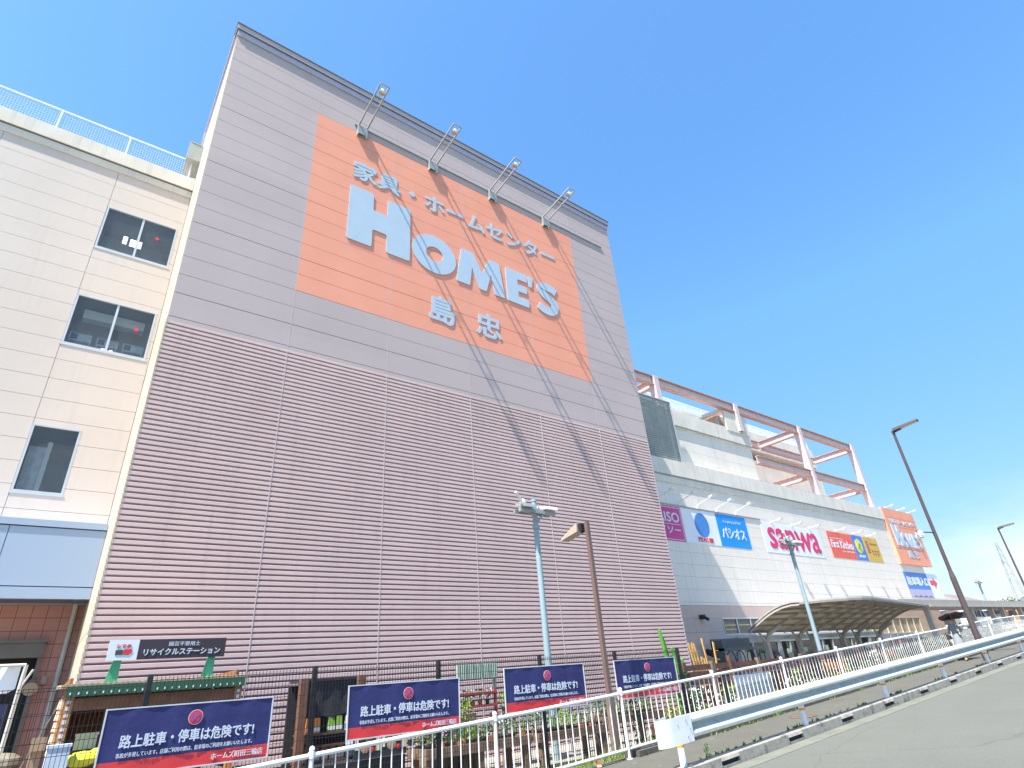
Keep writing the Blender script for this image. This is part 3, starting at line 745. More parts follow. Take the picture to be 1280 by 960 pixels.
q = MB(); q.prism(circ(27.0, 6.68, .62, .66, 32), W - .020, W - .014); q.build('blue_oval', pr('oval_blue', (.06, .22, .58)), t)
text('西松屋', 26.38, 27.75, 5.76, 6.03, W - .016, m_red, 'lettering', t, .01, .03)
t = panel('shop_sign', 'bright blue shop sign with white katakana lettering', 28.44, 31.32, SZ0, SZ1, pr('cyan_print', (.0, .27, .80)))
text('ファッションプラザ', 29.0, 30.75, 6.98, 7.16, W - .016, m_wtext, 'lettering', t, .01, .02); text('パシオス', 28.72, 31.0, 6.12, 6.74, W - .016, m_wtext, 'lettering', t, .012, .035)
t = panel('shop_sign', 'wide white shop sign with thick crimson Latin letters', 32.9, 39.9, 5.62, 7.42, MATS['white_board'])
text('sanwa', 33.45, 39.55, 5.86, 7.16, W - .016, pr('crimson_print', (.66, .02, .12)), 'lettering', t, .015, .045)
t = panel('shop_sign', 'red shop sign with white handwritten style lettering', 41.05, 44.55, 5.76, 7.52, pr('vermilion_print', (.80, .10, .05)))
text('First Kitchen', 41.25, 44.45, 6.42, 6.98, W - .016, m_wtext, 'lettering', t, .01, .02, shear=.12); text('ファーストキッチン', 42.6, 44.3, 6.16, 6.32, W - .016, m_wtext, 'lettering', t, .01, .02); q = MB(); q.box(41.3, 43.2, W - .019, W - .014, 7.06, 7.10); q.build('line', m_wtext, t)
t = panel('shop_sign', 'narrow royal blue shop sign with a yellow disc', 44.6, 46.3, 5.76, 7.52, pr('royal_print', (.06, .18, .60)))
q = MB(); q.prism(circ(45.4, 6.76, .52), W - .020, W - .014); q.build('yellow_disc', pr('lemon_print', (.72, .72, .10)), t)
q = MB(); q.ring(circ(45.4, 6.76, .22, n=16), circ(45.4, 6.76, .15, n=16), W - .023, W - .07); q.build('ring_mark', pr('olive_print', (.28, .40, .12)), t)
q = MB()
for k in range(4): q.box(44.95 + k * .26, 45.15 + k * .26, W - .020, W - .014, 5.95 + .03 * (k % 2), 6.14); 
q.build('white_mark', m_wtext, t)
t = panel('shop_sign', 'mustard yellow shop sign with a brown wheat ear mark', 46.35, 48.7, 5.76, 7.52, pr('mustard_print', (.66, .40, .04)))
q = MB()
for k in range(5):
    for s in (-1, 1): q.prism([(46.85 + s * .03, 6.3 + k * .19), (46.85 + s * .22, 6.42 + k * .19), (46.85 + s * .16, 6.54 + k * .19), (46.85 + s * .02, 6.42 + k * .19)], W - .020, W - .014)
q.build('wheat_mark', pr('maroon_print', (.30, .05, .05)), t)
q = MB()
for k in range(5): q.box(47.3 + k * .24, 47.46 + k * .24, W - .020, W - .014, 6.97, 7.10)
for k in range(3):
    x = 47.32 + k * .42; q.box(x, x + .07, W - .020, W - .014, 6.15, 6.62); q.box(x + .08, x + .3, W - .020, W - .014, 6.5, 6.57); q.box(x + .08, x + .26, W - .020, W - .014, 6.30, 6.36)
q.build('brown_mark', MATS['maroon_print'], t)
t = panel('shop_sign', 'smaller orange store sign with pale lettering at the far wing end', 51.5, 57.6, 5.82, 10.25, m_orange, W - .16)
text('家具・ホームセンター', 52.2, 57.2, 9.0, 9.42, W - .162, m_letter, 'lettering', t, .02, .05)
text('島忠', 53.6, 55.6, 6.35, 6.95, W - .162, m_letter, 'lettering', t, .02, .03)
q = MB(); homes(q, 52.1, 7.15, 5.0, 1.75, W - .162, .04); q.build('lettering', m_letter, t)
q = MB()
for zz in (7.0, 7.9, 8.78, 9.5): q.box(51.5, 57.6, W - .163, W - .159, zz, zz + .02)
q.build('seam', pr('seam', (.4, .15, .08)), t)
q = MB(); q.box(XB, 57.6, W - .15, W + .2, 5.85, 10.2); q.build('frame', m_galv, t)
t = panel('parking_sign', 'blue car park entrance sign with white characters', 51.5, 55.9, 3.4, 5.25, pr('park_blue', (.05, .20, .58)))
text('駐車場入口', 51.75, 55.8, 4.25, 4.92, W - .016, m_wtext, 'lettering', t, .012, .05)
q = MB(); q.box(51.5, 55.9, W - .018, W - .013, 3.4, 3.98); q.build('lilac_band', pr('lilac_band', (.42, .38, .55)), t)
q = MB(); q.prism([(52.2 + (i % 2) * .1 + i * .33, 3.45 + .12 * (i % 3 == 0)) for i in range(11)] + [(55.7, 3.42), (52.1, 3.42)], W - .020, W - .016); q.build('car_mark', pr('ink_blue', (.06, .08, .3)), t)
t = panel('arrow_sign', 'white sign with a red arrow pointing right beside the parking sign', 55.92, 58.0, 3.4, 5.25, MATS['white_board'])
q = MB(); q.prism([(56.15, 4.35), (56.9, 4.35), (56.9, 4.08), (57.6, 4.55), (56.9, 5.02), (56.9, 4.75), (56.15, 4.75)], W - .020, W - .014); q.build('arrow', pr('arrow_red', (.62, .06, .10)), t)
q = MB(); q.box(56.0, 57.9, W - .002, W + .1, 3.5, 5.1); q.build('frame', m_galv, t)
# lamps on little arms over those signs
q = MB(); q.box(19, 33.0, W - .05, W - .002, 7.52, 7.58); tag(q.build('conduit', m_galv), 'thin grey conduit running above the three left shop signs', 'conduit')
def wall_lamp(x, z, lab, tall, grp):
    t = thing('sign_lamp', lab, 'lamp', (x, W, z), grp)
    q = MB(); o = .62
    if tall: q.path([(x, W - .05, z), (x, W - .08, z + .14), (x + .03, W - 1.0, z + .36)], .018, 6); e = Vector((x + .03, W - 1.0, z + .36))
    else: q.path([(x, W - .05, z), (x, W - o, z + .03)], .02, 6); e = Vector((x, W - o, z + .03))
    q.box(x - .05, x + .05, W - .08, W - .002, z - .05, z + .05)
    q.build('arm', m_white, t)
    q = MB(); q.hexa([e + Vector(v) for v in ((-.16, -.14, -.02), (.16, -.14, -.02), (.13, .06, -.07), (-.13, .06, -.07), (-.14, -.15, .06), (.14, -.15, .06), (.12, .07, .05), (-.12, .07, .05))]); q.build('lamp_head', m_white, t)
for x, lab in ((23.6, 'sign lamp over the magenta sign in the tower shadow'), (25.35, 'sign lamp at the corner where the magenta and white signs meet'), (26.92, 'sign lamp over the blue oval of the white sign'), (28.66, 'sign lamp at the left corner of the bright blue sign'), (30.5, 'sign lamp at the right part of the bright blue sign')):
    wall_lamp(x, 7.62, lab, True, 'tall armed lamps over the left shop signs')
for x, lab in ((34.2, 'left one of the three lamps over the crimson lettering'), (36.6, 'middle one of the three lamps over the crimson lettering'), (38.8, 'right one of the three lamps over the crimson lettering')):
    wall_lamp(x, 7.5, lab, False, 'lamps over the crimson sign')
for x, lab in ((42.5, 'sign lamp over the red sign'), (45.0, 'sign lamp over the narrow royal blue sign'), (47.3, 'sign lamp over the mustard yellow sign')):
    wall_lamp(x, 7.62, lab, False, 'lamps over the three small signs')
for x, lab in ((52.6, 'left one of the lamps on top of the far orange sign'), (54.9, 'middle one of the lamps on top of the far orange sign'), (57.0, 'right one of the lamps on top of the far orange sign')):
    wall_lamp(x, 10.33, lab, False, 'lamps over the far orange sign')
q = MB(); q.box(25.1, 25.3, W - .25, W - .002, 1.95, 2.15); q.tube((25.2, W - .2, 2.05), (25.25, W - .4, 1.9), .07, .08); tag(q.build('wall_camera', m_blackm), 'small black camera on the shaded beige wall by the tower', 'camera')
q = MB(); q.box(24.9, 25.05, W - .12, W - .002, .45, .62); q.tube((25, W - .1, .55), (25.05, W - .4, .42), .13, .16, 10); tag(q.build('wall_spotlight', m_blackm), 'black round spotlight low on the beige wall left of the entrance', 'spotlight')

# curved entrance canopy and the flat walkway roof that follows
cn = thing('entrance_canopy', 'curved ribbed canopy on brown posts sheltering the store entrance', 'canopy', (34, 15, LOT))
def roofpt(u, v, off=0):
    """u along x 0..1, v from the back eave 0 to the front edge 1"""
    x = 27.0 + u * 14.2; yb = 17.05; yf = 12.0 + 2.1 * u + 2.2 * max(0, 1 - u / .22) ** 2
    s = math.sin(v * math.pi * .56) / math.sin(math.pi * .56)
    return Vector((x, yb + (yf - yb) * v, 1.28 + .92 * s + off))
NU, NV = 18, 7
q = MB()
g = [[roofpt(u / NU, v / NV) for v in range(NV + 1)] for u in range(NU + 1)]; g2 = [[p + Vector((0, 0, .05)) for p in r] for r in g]
q.sweep(g); q.sweep(g2)
q.sweep([[g[u][NV], g2[u][NV]] for u in range(NU + 1)]); q.sweep([[g[u][0], g2[u][0]] for u in range(NU + 1)]); q.sweep([[a, b] for a, b in zip(g[0], g2[0])]); q.sweep([[a, b] for a, b in zip(g[NU], g2[NU])])
q.build('roof_sheet', m_canopy, cn, smooth=True)
for u in range(0, NU + 1, 2):
    q = MB(); q.sweep([[roofpt(u / NU, v / NV, o) + Vector((e, 0, 0)) for e, o in ((-.04, -.002), (.04, -.002), (.04, -.13), (-.04, -.13))] for v in range(NV + 1)], closed=True, caps=True)
    q.build('rib', m_canfr, cn)
q = MB()
for v in range(0, NV + 1):
    for u in range(NU): q.bar(roofpt(u / NU, v / NV, -.05), roofpt((u + 1) / NU, v / NV, -.05), .06, .09)
q.build('purlin', mat('canopy_purlin', (.24, .22, .195), .6), cn)
q = MB()
q.sweep([[roofpt(u / NU, 1, o) + Vector((0, e, 0)) for e, o in ((-.03, .07), (.02, .07), (.02, -.05), (-.03, -.05))] for u in range(NU + 1)], closed=True, caps=True)
for uu, sg_ in ((0, -1), (1, 1)): q.sweep([[roofpt(uu, v / NV, o) + Vector((sg_ * e, 0, 0)) for e, o in ((.003, .065), (.04, .065), (.04, -.05), (.003, -.05))] for v in range(NV + 1)], closed=True, caps=True)
q.build('edge_gutter', mat('canopy_edge', (.50, .46, .43), .4, metal=.2), cn)
for x in (27.9, 30.9, 32.3, 35.6, 37.4, 40.2):
    q = MB(); q.box(x - .11, x + .11, 16.7, 16.92, LOT, 1.05)
    q.path([(x, 16.8, .75), (x, 16.55, 1.1), (x, 15.9, 1.42)], .09, 6); q.path([(x - .1, 16.8, .8), (x - .45, 16.8, 1.2)], .06, 6); q.path([(x + .1, 16.8, .8), (x + .45, 16.8, 1.2)], .06, 6)
    q.build('post', m_canfr, cn)
wk = thing('walkway_roof', 'long flat beige walkway roof on square posts beyond the canopy', 'canopy', (60, 15, LOT))
def wy(x): return 15.2
def wz(x): return 2.36 + .0055 * (x - 45)
q = MB(); xs_ = [40.5, 45, 52, 60, 70, 82]
q.sweep([[Vector((x, wy(x), wz(x))), Vector((x, wy(x) + 2.7, wz(x))), Vector((x, wy(x) + 2.7, wz(x) + .35)), Vector((x, wy(x), wz(x) + .35))] for x in xs_], closed=True, caps=True)
q.build('roof_slab', mat('walkway_beige', (.42, .38, .33), .6, var=.08, streak=.3), wk)
q = MB(); q.sweep([[Vector((x, wy(x) - .05, wz(x) - .09)), Vector((x, wy(x) + .1, wz(x) - .09)), Vector((x, wy(x) + .1, wz(x) - .004)), Vector((x, wy(x) - .05, wz(x) - .004))] for x in xs_[1:]], closed=True, caps=True); q.build('gutter', m_canfr, wk)
for x in (45.6, 53.7, 58.2, 60.8, 65.5, 72, 79):
    q = MB(); q.box(x - .15, x + .15, wy(x) + .3, wy(x) + .6, gz(x) - 1.7, wz(x) - .09); q.build('post', m_canfr, wk)

# ================================================================== street: white railing
rl = thing('pedestrian_railing', 'white tubular railing with upright bars along the back of the sidewalk', 'railing', S(9, 8.75))
RY_ = 8.75
px_ = [.19 + 2.96 * k - 2.96 * 2 for k in range(12)]
for x in px_:
    q = MB(); q.tube(S(x, RY_, -.15), S(x, RY_, 1.12), .032, n=10); q.ball(S(x, RY_, 1.13), .04, n=8, m=4); q.tube(S(x, RY_, 1.03), S(x, RY_, 1.10), .045, n=10)
    q.tube(S(x, RY_, .0), S(x, RY_, .015), .07, n=10)
    q.build('post', m_rail, rl, smooth=True)
nb = 0; rest = MB()
for i, (a, b) in enumerate(zip(px_, px_[1:])):
    q = MB(); q.tube(S(a, RY_, 1.06), S(b, RY_, 1.06), .030, n=10); q.build('top_rail', m_rail, rl, smooth=True)
    q = MB(); q.tube(S(a, RY_, .16), S(b, RY_, .16), .024, n=8); q.build('bottom_rail', m_rail, rl, smooth=True)
    N = 17
    for k in range(1, N + 1):
        x = a + (b - a) * k / (N + 1)
        if nb < 96 and a > 2.9:
            q = MB(); q.tube(S(x, RY_, .16), S(x, RY_, 1.06), .0095, n=6, caps=False); q.build('baluster', m_rail, rl, smooth=True); nb += 1
        else: rest.tube(S(x, RY_, .16), S(x, RY_, 1.06), .0085, n=5, caps=False)
tag(rest.build('baluster', m_rail, rl, smooth=True), kind='stuff')
mr_t = thing('mesh_railing', 'white fine mesh railing continuing the sidewalk edge beyond the tall street lamp', 'railing', S(32, 8.75))
mp_ = [26.95, 27.78] + [31.5 + 3.8 * k for k in range(9)]
for x in mp_:
    q = MB(); q.tube(S(x, RY_, -.15), S(x, RY_, 1.12), .03, n=8); q.build('post', m_rail, mr_t, smooth=True)
for a, b in zip(mp_, mp_[1:]):
    q = MB(); q.tube(S(a, RY_, 1.07), S(b, RY_, 1.07), .025, n=8); q.build('top_rail', m_rail, mr_t, smooth=True)
    q = MB(); x = a + .04
    while x < b: q.tube(S(x, RY_, .12), S(x, RY_, 1.07), .0035, n=4, caps=False); x += .06
    for k in range(8): q.sweep([[S(x, RY_ - .003, .14 + .12 * k), S(x, RY_ - .003, .147 + .12 * k)] for x in (a, (a + b) / 2, b)])
    q.build('mesh_panel', m_rail, mr_t, recalc=False)
# low dark kerb block under the railing
q = MB(); q.sweep([[S(x, 8.65, -.2), S(x, 8.66, .10), S(x, 9.04, .11), S(x, 9.04, -.3)] for x in [9.25 + 2 * i for i in range(40)]], caps=True)
tag(q.build('railing_kerb', mat('dark_kerb_block', (.10, .09, .075), .9, var=.3, scale=12, fine=.4)), kind='structure')

# ---- corrugated guard rail
gr = thing('guard_rail', 'white corrugated guard rail with a rounded end plate beside the road', 'guard rail', S(12, 7.3))
GY = 7.25
prof = [(0.02, 0), (-.03, .012), (-.085, .04), (-.095, .075), (-.085, .11), (-.02, .15), (-.005, .175), (-.02, .20), (-.085, .24), (-.095, .275), (-.085, .31), (-.03, .338), (.02, .35)]
def gsec(x, o=0): return [S(x, GY + d + o, .36 + h) for d, h in prof]
gx = [8.75 + .5 * i for i in range(70)] + [44, 48, 52, 58, 64, 70, 78, 86]
q = MB(); q.sweep([gsec(x) for x in gx]); q.sweep([gsec(x, .008) for x in gx])
o = q.build('beam', [m_guard, m_valley], gr, recalc=False)
nf = len(prof) - 1
for p in o.data.polygons:
    k = p.index % nf
    if k in (4, 5, 6, 7): p.material_index = 1
o.data.polygons.foreach_set('use_smooth', [True] * len(o.data.polygons))
# end plate: a flat sheet curled round at its left end
pts = [(9.0, -.105)] + [(8.50, -.112)]
for k in range(1, 11):
    a = math.pi * k / 10; pts.append((8.50 - .27 * math.sin(a), -.112 + .115 * (1 - math.cos(a))))
pts.append((8.62, .118))
q = MB(); q.sweep([[S(x, GY + d, .335), S(x, GY + d, .725)] for x, d in pts]); q.sweep([[S(x, GY + d * .93, .335), S(x, GY + d * .93, .725)] for x, d in pts])
q.sweep([[S(x, GY + d, .725), S(x, GY + d * .93, .725)] for x, d in pts]); q.sweep([[S(x, GY + d, .335), S(x, GY + d * .93, .335)] for x, d in pts])
q.build('end_plate', m_guard, gr, smooth=True, recalc=False)
q = MB()
for x, h in ((8.62, .62), (8.85, .66), (8.85, .42), (8.93, .52)): q.tube(S(x, GY - .108, h), S(x, GY - .119, h), .010, n=6)
for xx in (12.9, 16.9, 20.9):
    for dx in (-.06, .06):
        for h in (.43, .60): q.tube(S(xx + dx, GY - .09, h), S(xx + dx, GY - .115, h), .012, n=6)
q.build('bolt', m_galv, gr)
m_band = mat('orange_reflector', (.85, .30, .02), .35)
for k in range(13):
    x = 8.80 + 3.99 * k
    q = MB(); q.tube(S(x, 7.30, -.1), S(x, 7.30, .42), .057, n=14); p_ = q.build('post', m_guard, gr, smooth=True)
    q = MB(); q.tube(S(x, 7.30, .27), S(x, 7.30, .31), .0585, n=14); q.build('reflector_band', m_band, p_, smooth=True)
    q = MB(); q.box(x - .05, x + .05, 7.265 + yo(x), 7.30 + yo(x), gz(x) + .42, gz(x) + .62); q.build('bracket', m_galv, gr)

# ================================================================== mesh fence with the four banners
F = 10.0
fx = [-3.3, -1.0, 1.28, 3.57, 5.83, 8.2, 10.4, 12.62]
def ftop(x): return .34 if x < 1.2 else .40
mf = thing('mesh_fence', 'black wire mesh fence with thin square posts in front of the garden corner', 'fence', (6, F, LOT))
for x in fx:
    q = MB(); q.box(x - .03, x + .03, F + .02, F + .08, LOT, ftop(x) + .03); q.build('post', m_blackm, mf)
for a, b in zip(fx, fx[1:]):
    q = MB(); x = a + .03
    while x < b - .01: q.box(x - .0028, x + .0028, F - .003, F + .003, LOT + .05, ftop(a)); x += .05
    z = LOT + .08
    while z < ftop(a): q.box(a, b, F - .006, F + .006, z - .0032, z + .0032); z += .15
    q.box(a, b, F - .008, F + .008, ftop(a) - .05, ftop(a) - .042)
    q.build('wire_panel', m_blackm, mf)
bn = thing('banner', 'navy no-parking banner nearest the left, hanging before the recycling shed', 'banner', (1.88, F - .02, -.68), 'navy no-parking banners on the mesh fence')
bx0, bx1, bz0, bz1 = .86, 2.93, -.71, .03
q = MB()
nx = 16
for y0 in (F - .030, F - .024):
    q.sweep([[Vector((bx0 + (bx1 - bx0) * i / nx, y0 + .006 * math.sin(i * 1.7), z)) for z in (bz0 + .155, bz0 + .35, bz1)] for i in range(nx + 1)])
q.build('cloth', m_navy, bn, smooth=True)
q = MB(); q.sweep([[Vector((bx0 + (bx1 - bx0) * i / nx, F - .030 + .006 * math.sin(i * 1.7), z)) for z in (bz0, bz0 + .154)] for i in range(nx + 1)]); q.build('red_band', m_red, bn, smooth=True)
q = MB(); q.box(bx0 - .018, bx0, F - .036, F - .018, bz0 - .018, bz1 + .018); q.box(bx1, bx1 + .018, F - .036, F - .018, bz0 - .018, bz1 + .018); q.box(bx0, bx1, F - .036, F - .018, bz1, bz1 + .016); q.box(bx0, bx1, F - .036, F - .018, bz0 - .018, bz0); q.build('hem', m_edge, bn)
ty = F - .040
text('路上駐車・停車は危険です!', bx0 + .20, bx1 - .22, bz0 + .29, bz0 + .445, ty, m_wtext, 'lettering', bn, .003, .028)
text('事故が多発しています。店舗ご利用の際は、駐車場のご利用をお願いいたします。', bx0 + .19, bx1 - .23, bz0 + .188, bz0 + .245, ty, m_wtext, 'lettering', bn, .003, .016, 2)
text('ホームズ町田三輪店', bx0 + 1.32, bx1 - .07, bz0 + .04, bz0 + .125, ty, m_wtext, 'lettering', bn, .003, .025, 2)
cx_, cz_ = (bx0 + bx1) / 2 + .02, bz0 + .575
q = MB(); q.prism(circ(cx_, cz_, .092), ty - .003, ty); r0 = q.build('emblem_rim', m_wtext, bn)
q = MB(); q.prism(circ(cx_, cz_, .086), ty - .006, ty - .0035); q.build('emblem_red', m_red, bn)
q = MB(); q.prism(circ(cx_, cz_, .056), ty - .009, ty - .0065); q.build('emblem_blue', m_bluepr, bn)
q = MB()
for s in (-1, 1): q.bar((cx_ - .058, ty - .011 - .001 * s, cz_ - .058 * s), (cx_ + .058, ty - .011 - .001 * s, cz_ + .058 * s), .0015, .024, up=(0, 1, 0)) if 0 else q.prism([(cx_ - .052 + .01 * 0, cz_ - s * .036 - .000), (cx_ - .036, cz_ - s * .052), (cx_ + .052, cz_ + s * .036), (cx_ + .036, cz_ + s * .052)], ty - .0115 - .001 * s, ty - .0095 - .001 * s)
q.build('emblem_cross', m_red, bn)
for x0, z1, lab in ((4.13, .10, 'navy no-parking banner in front of the dark awning shelter'), (7.24, .205, 'navy no-parking banner between the pale blue pole and the brown lamp post'), (10.27, .215, 'navy no-parking banner farthest to the right, beside the green poles')):
    copy_tree(bn, Vector((1.88 + x0 - bx0, F - .02, -.68 + z1 - bz1)), lab)

# ================================================================== things behind the fence
# recycling shed
sh = thing('recycling_shed', 'small open shed with orange wooden posts and a dark green roof edge', 'shed', (1.6, 12, LOT))
q = MB(); q.add([(.34, 11.35, .36), (2.92, 11.35, .36), (2.92, 13.4, .42), (.34, 13.4, .42), (.34, 11.35, .41), (2.92, 11.35, .41), (2.92, 13.4, .47), (.34, 13.4, .47)], [(0, 3, 2, 1), (4, 5, 6, 7), (0, 1, 5, 4), (1, 2, 6, 5), (2, 3, 7, 6), (3, 0, 4, 7)])
x = .40
while x < 2.9: q.tube((x, 11.34, .395), (x, 13.4, .455), .022, n=6); x += .075
q.build('roof', mat('corrugated_fibre', (.42, .33, .20), .7, var=.2), sh)
q = MB(); q.box(.42, 2.84, 11.32, 11.37, .245, .375); 
q.build('fascia_board', m_green, sh)
q = MB(); x = .46
while x < 2.82: q.box(x, x + .016, 11.312, 11.3195, .27, .30); x += .10
q.build('bolt', m_white, sh)
for x in (.48, 2.78):
    q = MB(); q.box(x - .055, x + .055, 11.40, 11.51, LOT, .36); q.build('post', m_owood, sh)
q = MB(); q.box(.45, 2.8, 11.42, 11.46, .06, .22); q.box(.5, 2.75, 13.2, 13.25, LOT, .40); q.box(.44, .48, 11.6, 13.2, -1.0, .5); q.box(2.76, 2.80, 11.6, 13.2, -.9, .5)
q.box(.6, 2.7, 11.9, 12.0, .12, .24); q.build('board', mat('shed_board', (.24, .095, .04), .7, var=.2, scale=8), sh)
text('園芸用土回収', .455, .505, -.8, .2, 11.398, m_wtext, 'post_lettering', sh, .003, .02) if 0 else None
q = MB()
for k in range(11): q.box(.455, .505, 11.393, 11.3985, .16 - k * .085, .21 - k * .085); q.box(2.755, 2.80, 11.393, 11.3985, .16 - k * .085, .21 - k * .085)
q.build('post_mark', m_wtext, sh)
q = MB(); q.box(2.35, 2.68, 11.7, 11.74, .10, .22); q.build('orange_plate', mat('orange_plate', (.85, .40, .05), .5), sh)
q = MB()
for k in range(5): q.tube((.40 - .0, 11.5, .22 - k * .14), (.40, 11.5, .10 - k * .14), .03, .042, 8)
tag(q.build('hanging_gloves', mat('cream_cloth', (.72, .62, .40), .8)), 'string of cream cloth rolls hanging on the left post of the shed', 'cloth')
st = thing('station_sign', 'long sign board on two green brackets above the recycling shed', 'sign', (1.65, 11.55, .42))
q = MB(); q.box(.82, 1.22, 11.50, 11.54, .715, 1.005); q.build('white_board', MATS['white_board'], st)
q = MB(); q.box(1.222, 2.50, 11.50, 11.54, .715, 1.005); q.build('dark_board', mat('dark_plum_board', (.045, .03, .04), .5), st)
text('園芸不要用土', 1.64, 2.10, .895, .965, 11.497, m_wtext, 'lettering', st, .004, .02)
text('リサイクルステーション', 1.30, 2.42, .765, .865, 11.497, m_wtext, 'lettering', st, .004, .03)
text('シマホ', .92, 1.12, .885, .945, 11.497, m_red, 'lettering', st, .004, .06)
q = MB(); q.box(.92, 1.02, 11.494, 11.499, .79, .86); q.build('dark_mark', mat('ink_mark', (.06, .07, .07), .5), st)
q = MB(); q.prism([(1.025, .79), (1.10, .785), (1.15, .83), (1.13, .868), (1.025, .868)], 11.494, 11.499); q.build('red_mark', m_red, st)
for x in (.92, 2.26):
    q = MB(); q.box(x, x + .11, 11.54, 11.56, .42, .72); q.prism([(x, .40), (x - .06, .40), (x, .70)], 11.56, 11.60); q.hexa([(x + .02, 11.56, .42), (x + .09, 11.56, .42), (x + .09, 11.85, .50), (x + .02, 11.85, .50), (x + .02, 11.56, .70), (x + .09, 11.56, .70), (x + .09, 11.58, .72), (x + .02, 11.58, .72)]); q.build('bracket', m_green2, st)
# boxes and sacks in the shed
def crate(x0, x1, y0, y1, z0, z1, m, name, lab, cat):
    q = MB(); q.box(x0, x1, y0, y1, z0, z1); q.box(x0 - .01, x1 + .01, y0 - .01, y1 + .01, z1 - .03, z1 + .006); return tag(q.build(name, m), lab, cat)
m_pale = mat('pale_blue_board', (.58, .66, .78), .6, var=.08)
crate(.36, .62, 11.1, 11.3, LOT, -.34, m_pale, 'notice_stand', 'tall pale blue notice board standing left of the shed post', 'notice board')
crate(.68, .94, 11.55, 11.75, -.44, -.24, MATS['notice_cream'], 'carton', 'pale carton on the shed shelf behind the first banner', 'carton')
for z in (-.50, -1.2): q = MB(); q.box(.55, 2.7, 11.5, 12.3, z, z + .05); q.build('shelf', m_timber, sh)
q = MB(); q.ball((.80, 11.4, -.55), .22, .14, .10); q.ball((1.0, 11.45, -.52), .18, .14, .1); tag(q.build('soil_bag', mat('yellow_bag', (.75, .72, .05), .4)), 'yellow plastic soil bag lying on the shed front', 'bag')
q = MB(); q.box(.98, 1.06, 11.3, 11.36, -.9, -.05); tag(q.build('height_board', mat('lime_board', (.55, .62, .12), .5)), 'narrow lime green upright board right beside the first banner edge', 'board')
# things in the dark recess at far left
t = thing('roll_cage', 'grey steel frame draped with pale sheet in the dark doorway', 'roll cage', (-.6, 15.6, LOT))
q = MB(); q.path([(-.20, 15.6, LOT), (-.18, 15.6, .95)], .035); q.path([(-1.3, 15.6, LOT), (-1.3, 15.6, .95)], .035); q.path([(-1.3, 15.6, .95), (-.18, 15.6, .95)], .03); q.path([(-.2, 15.6, .5), (-.05, 15.55, .86)], .02); q.build('frame', MATS['grey_pipe'], t)
q = MB(); q.sweep([[Vector((-1.25 + .1 * i, 15.66 + .03 * math.sin(i * 2.1), z)) for z in (.52 + .06 * math.sin(i * 1.3), .94)] for i in range(11)]); q.build('sheet', MATS['white_board'], t)
q = MB(); q.box(-1.3, -.3, 15.8, 16.6, LOT, .3); q.build('dark_load', mat('navy_load', (.02, .025, .08), .6), t)
q = MB(); q.tube((.0, W + .66, .78), (-.02, W + .35, .62), .09, .15, 12); q.box(.14, .24, W + .6, W + .699, .72, .90); tag(q.build('wall_spotlight', MATS['brown_lamp_body']), 'round beige spotlight on the pink tiled wall beside the doorway', 'spotlight')
q = MB(); q.ball((-.1, 13.2, -.60), .26, .2, .17, 10, 6); q.box(-.35, .12, 13.05, 13.4, LOT, -.65); tag(q.build('covered_machine', mat('tan_cover', (.20, .18, .13), .8, var=.3, scale=8)), 'tan cloth covered machine in the shade left of the shed', 'machine')
q = MB(); q.box(.20, .34, 12.2, 12.4, LOT, -.35); q.box(.18, .36, 12.15, 12.2, -.42, -.25); tag(q.build('meter_box', mat('tan_box', (.36, .29, .19), .7)), 'small tan box on a post in the shade by the downpipe', 'box')
q = MB(); q.tube((.05, 12.9, -.9), (.42, 11.9, .28), .012, n=5); tag(q.build('leaning_rod', m_galv), 'thin metal rod leaning towards the shed in the shade', 'rod')

# dark awning shelter with shelves
s2 = thing('sales_shelter', 'brown post shelter with black shade netting behind the second banner', 'shelter', (4.6, 11.6, LOT))
for x in (3.92, 5.02):
    q = MB(); q.box(x - .07, x + .07, 11.5, 11.62, LOT, .30); q.build('post', mat('brown_wood_post', (.16, .07, .04), .7, var=.2, scale=8), s2)
q = MB(); q.sweep([[Vector((4.0 + .11 * i, 11.66 + .02 * math.sin(i * 2.3), z)) for z in (-.32 + .03 * math.sin(i), -.02, .27 - .03 * math.sin(i * .35))] for i in range(10)]); q.build('shade_net', m_shade, s2, smooth=True)
q = MB(); q.box(3.9, 5.1, 12.3, 12.35, LOT, .2); q.box(3.9, 5.1, 11.62, 12.3, .24, .28); q.build('dark_back', m_shade, s2)
for z in (-.62, -.80, -1.05): q = MB(); q.box(3.98, 5.6, 11.6, 12.1, z, z + .03); q.build('shelf', m_timber, s2)
def goods(name, lab, grp, spots, fn, cat):
    p0 = None
    for s in spots:
        if p0 is None:
            p0 = fn(s); tag(p0, lab, cat, grp)
        else: copy_tree(p0, Vector(s))
def bag_fn(m1, m2, nm):
    def fn(s):
        t = thing(nm, None, None, s); x, y, z = s
        q = MB(); q.hexa([(x - .065, y - .04, z), (x + .065, y - .04, z), (x + .065, y + .04, z), (x - .065, y + .04, z), (x - .05, y - .02, z + .24), (x + .05, y - .02, z + .24), (x + .05, y + .02, z + .24), (x - .05, y + .02, z + .24)]); q.build('bag_body', m1, t)
        q = MB(); q.box(x - .06, x + .06, y - .045, y - .038, z + .03, z + .10); q.build('bag_label', m2, t); return t
    return fn
goods('a', 'small orange and white garden food bag on the shelter shelf', 'orange bags on the shelf', [(4.12, 11.68, -.585), (4.25, 11.68, -.585)], bag_fn(FLOW[5], m_white, 'garden_bag'), 'bag')
goods('a', 'small lime green garden food bag on the shelter shelf', 'green bags on the shelf', [(4.52, 11.68, -.585), (4.66, 11.68, -.585)], bag_fn(LEAF[2], m_white, 'garden_bag'), 'bag')
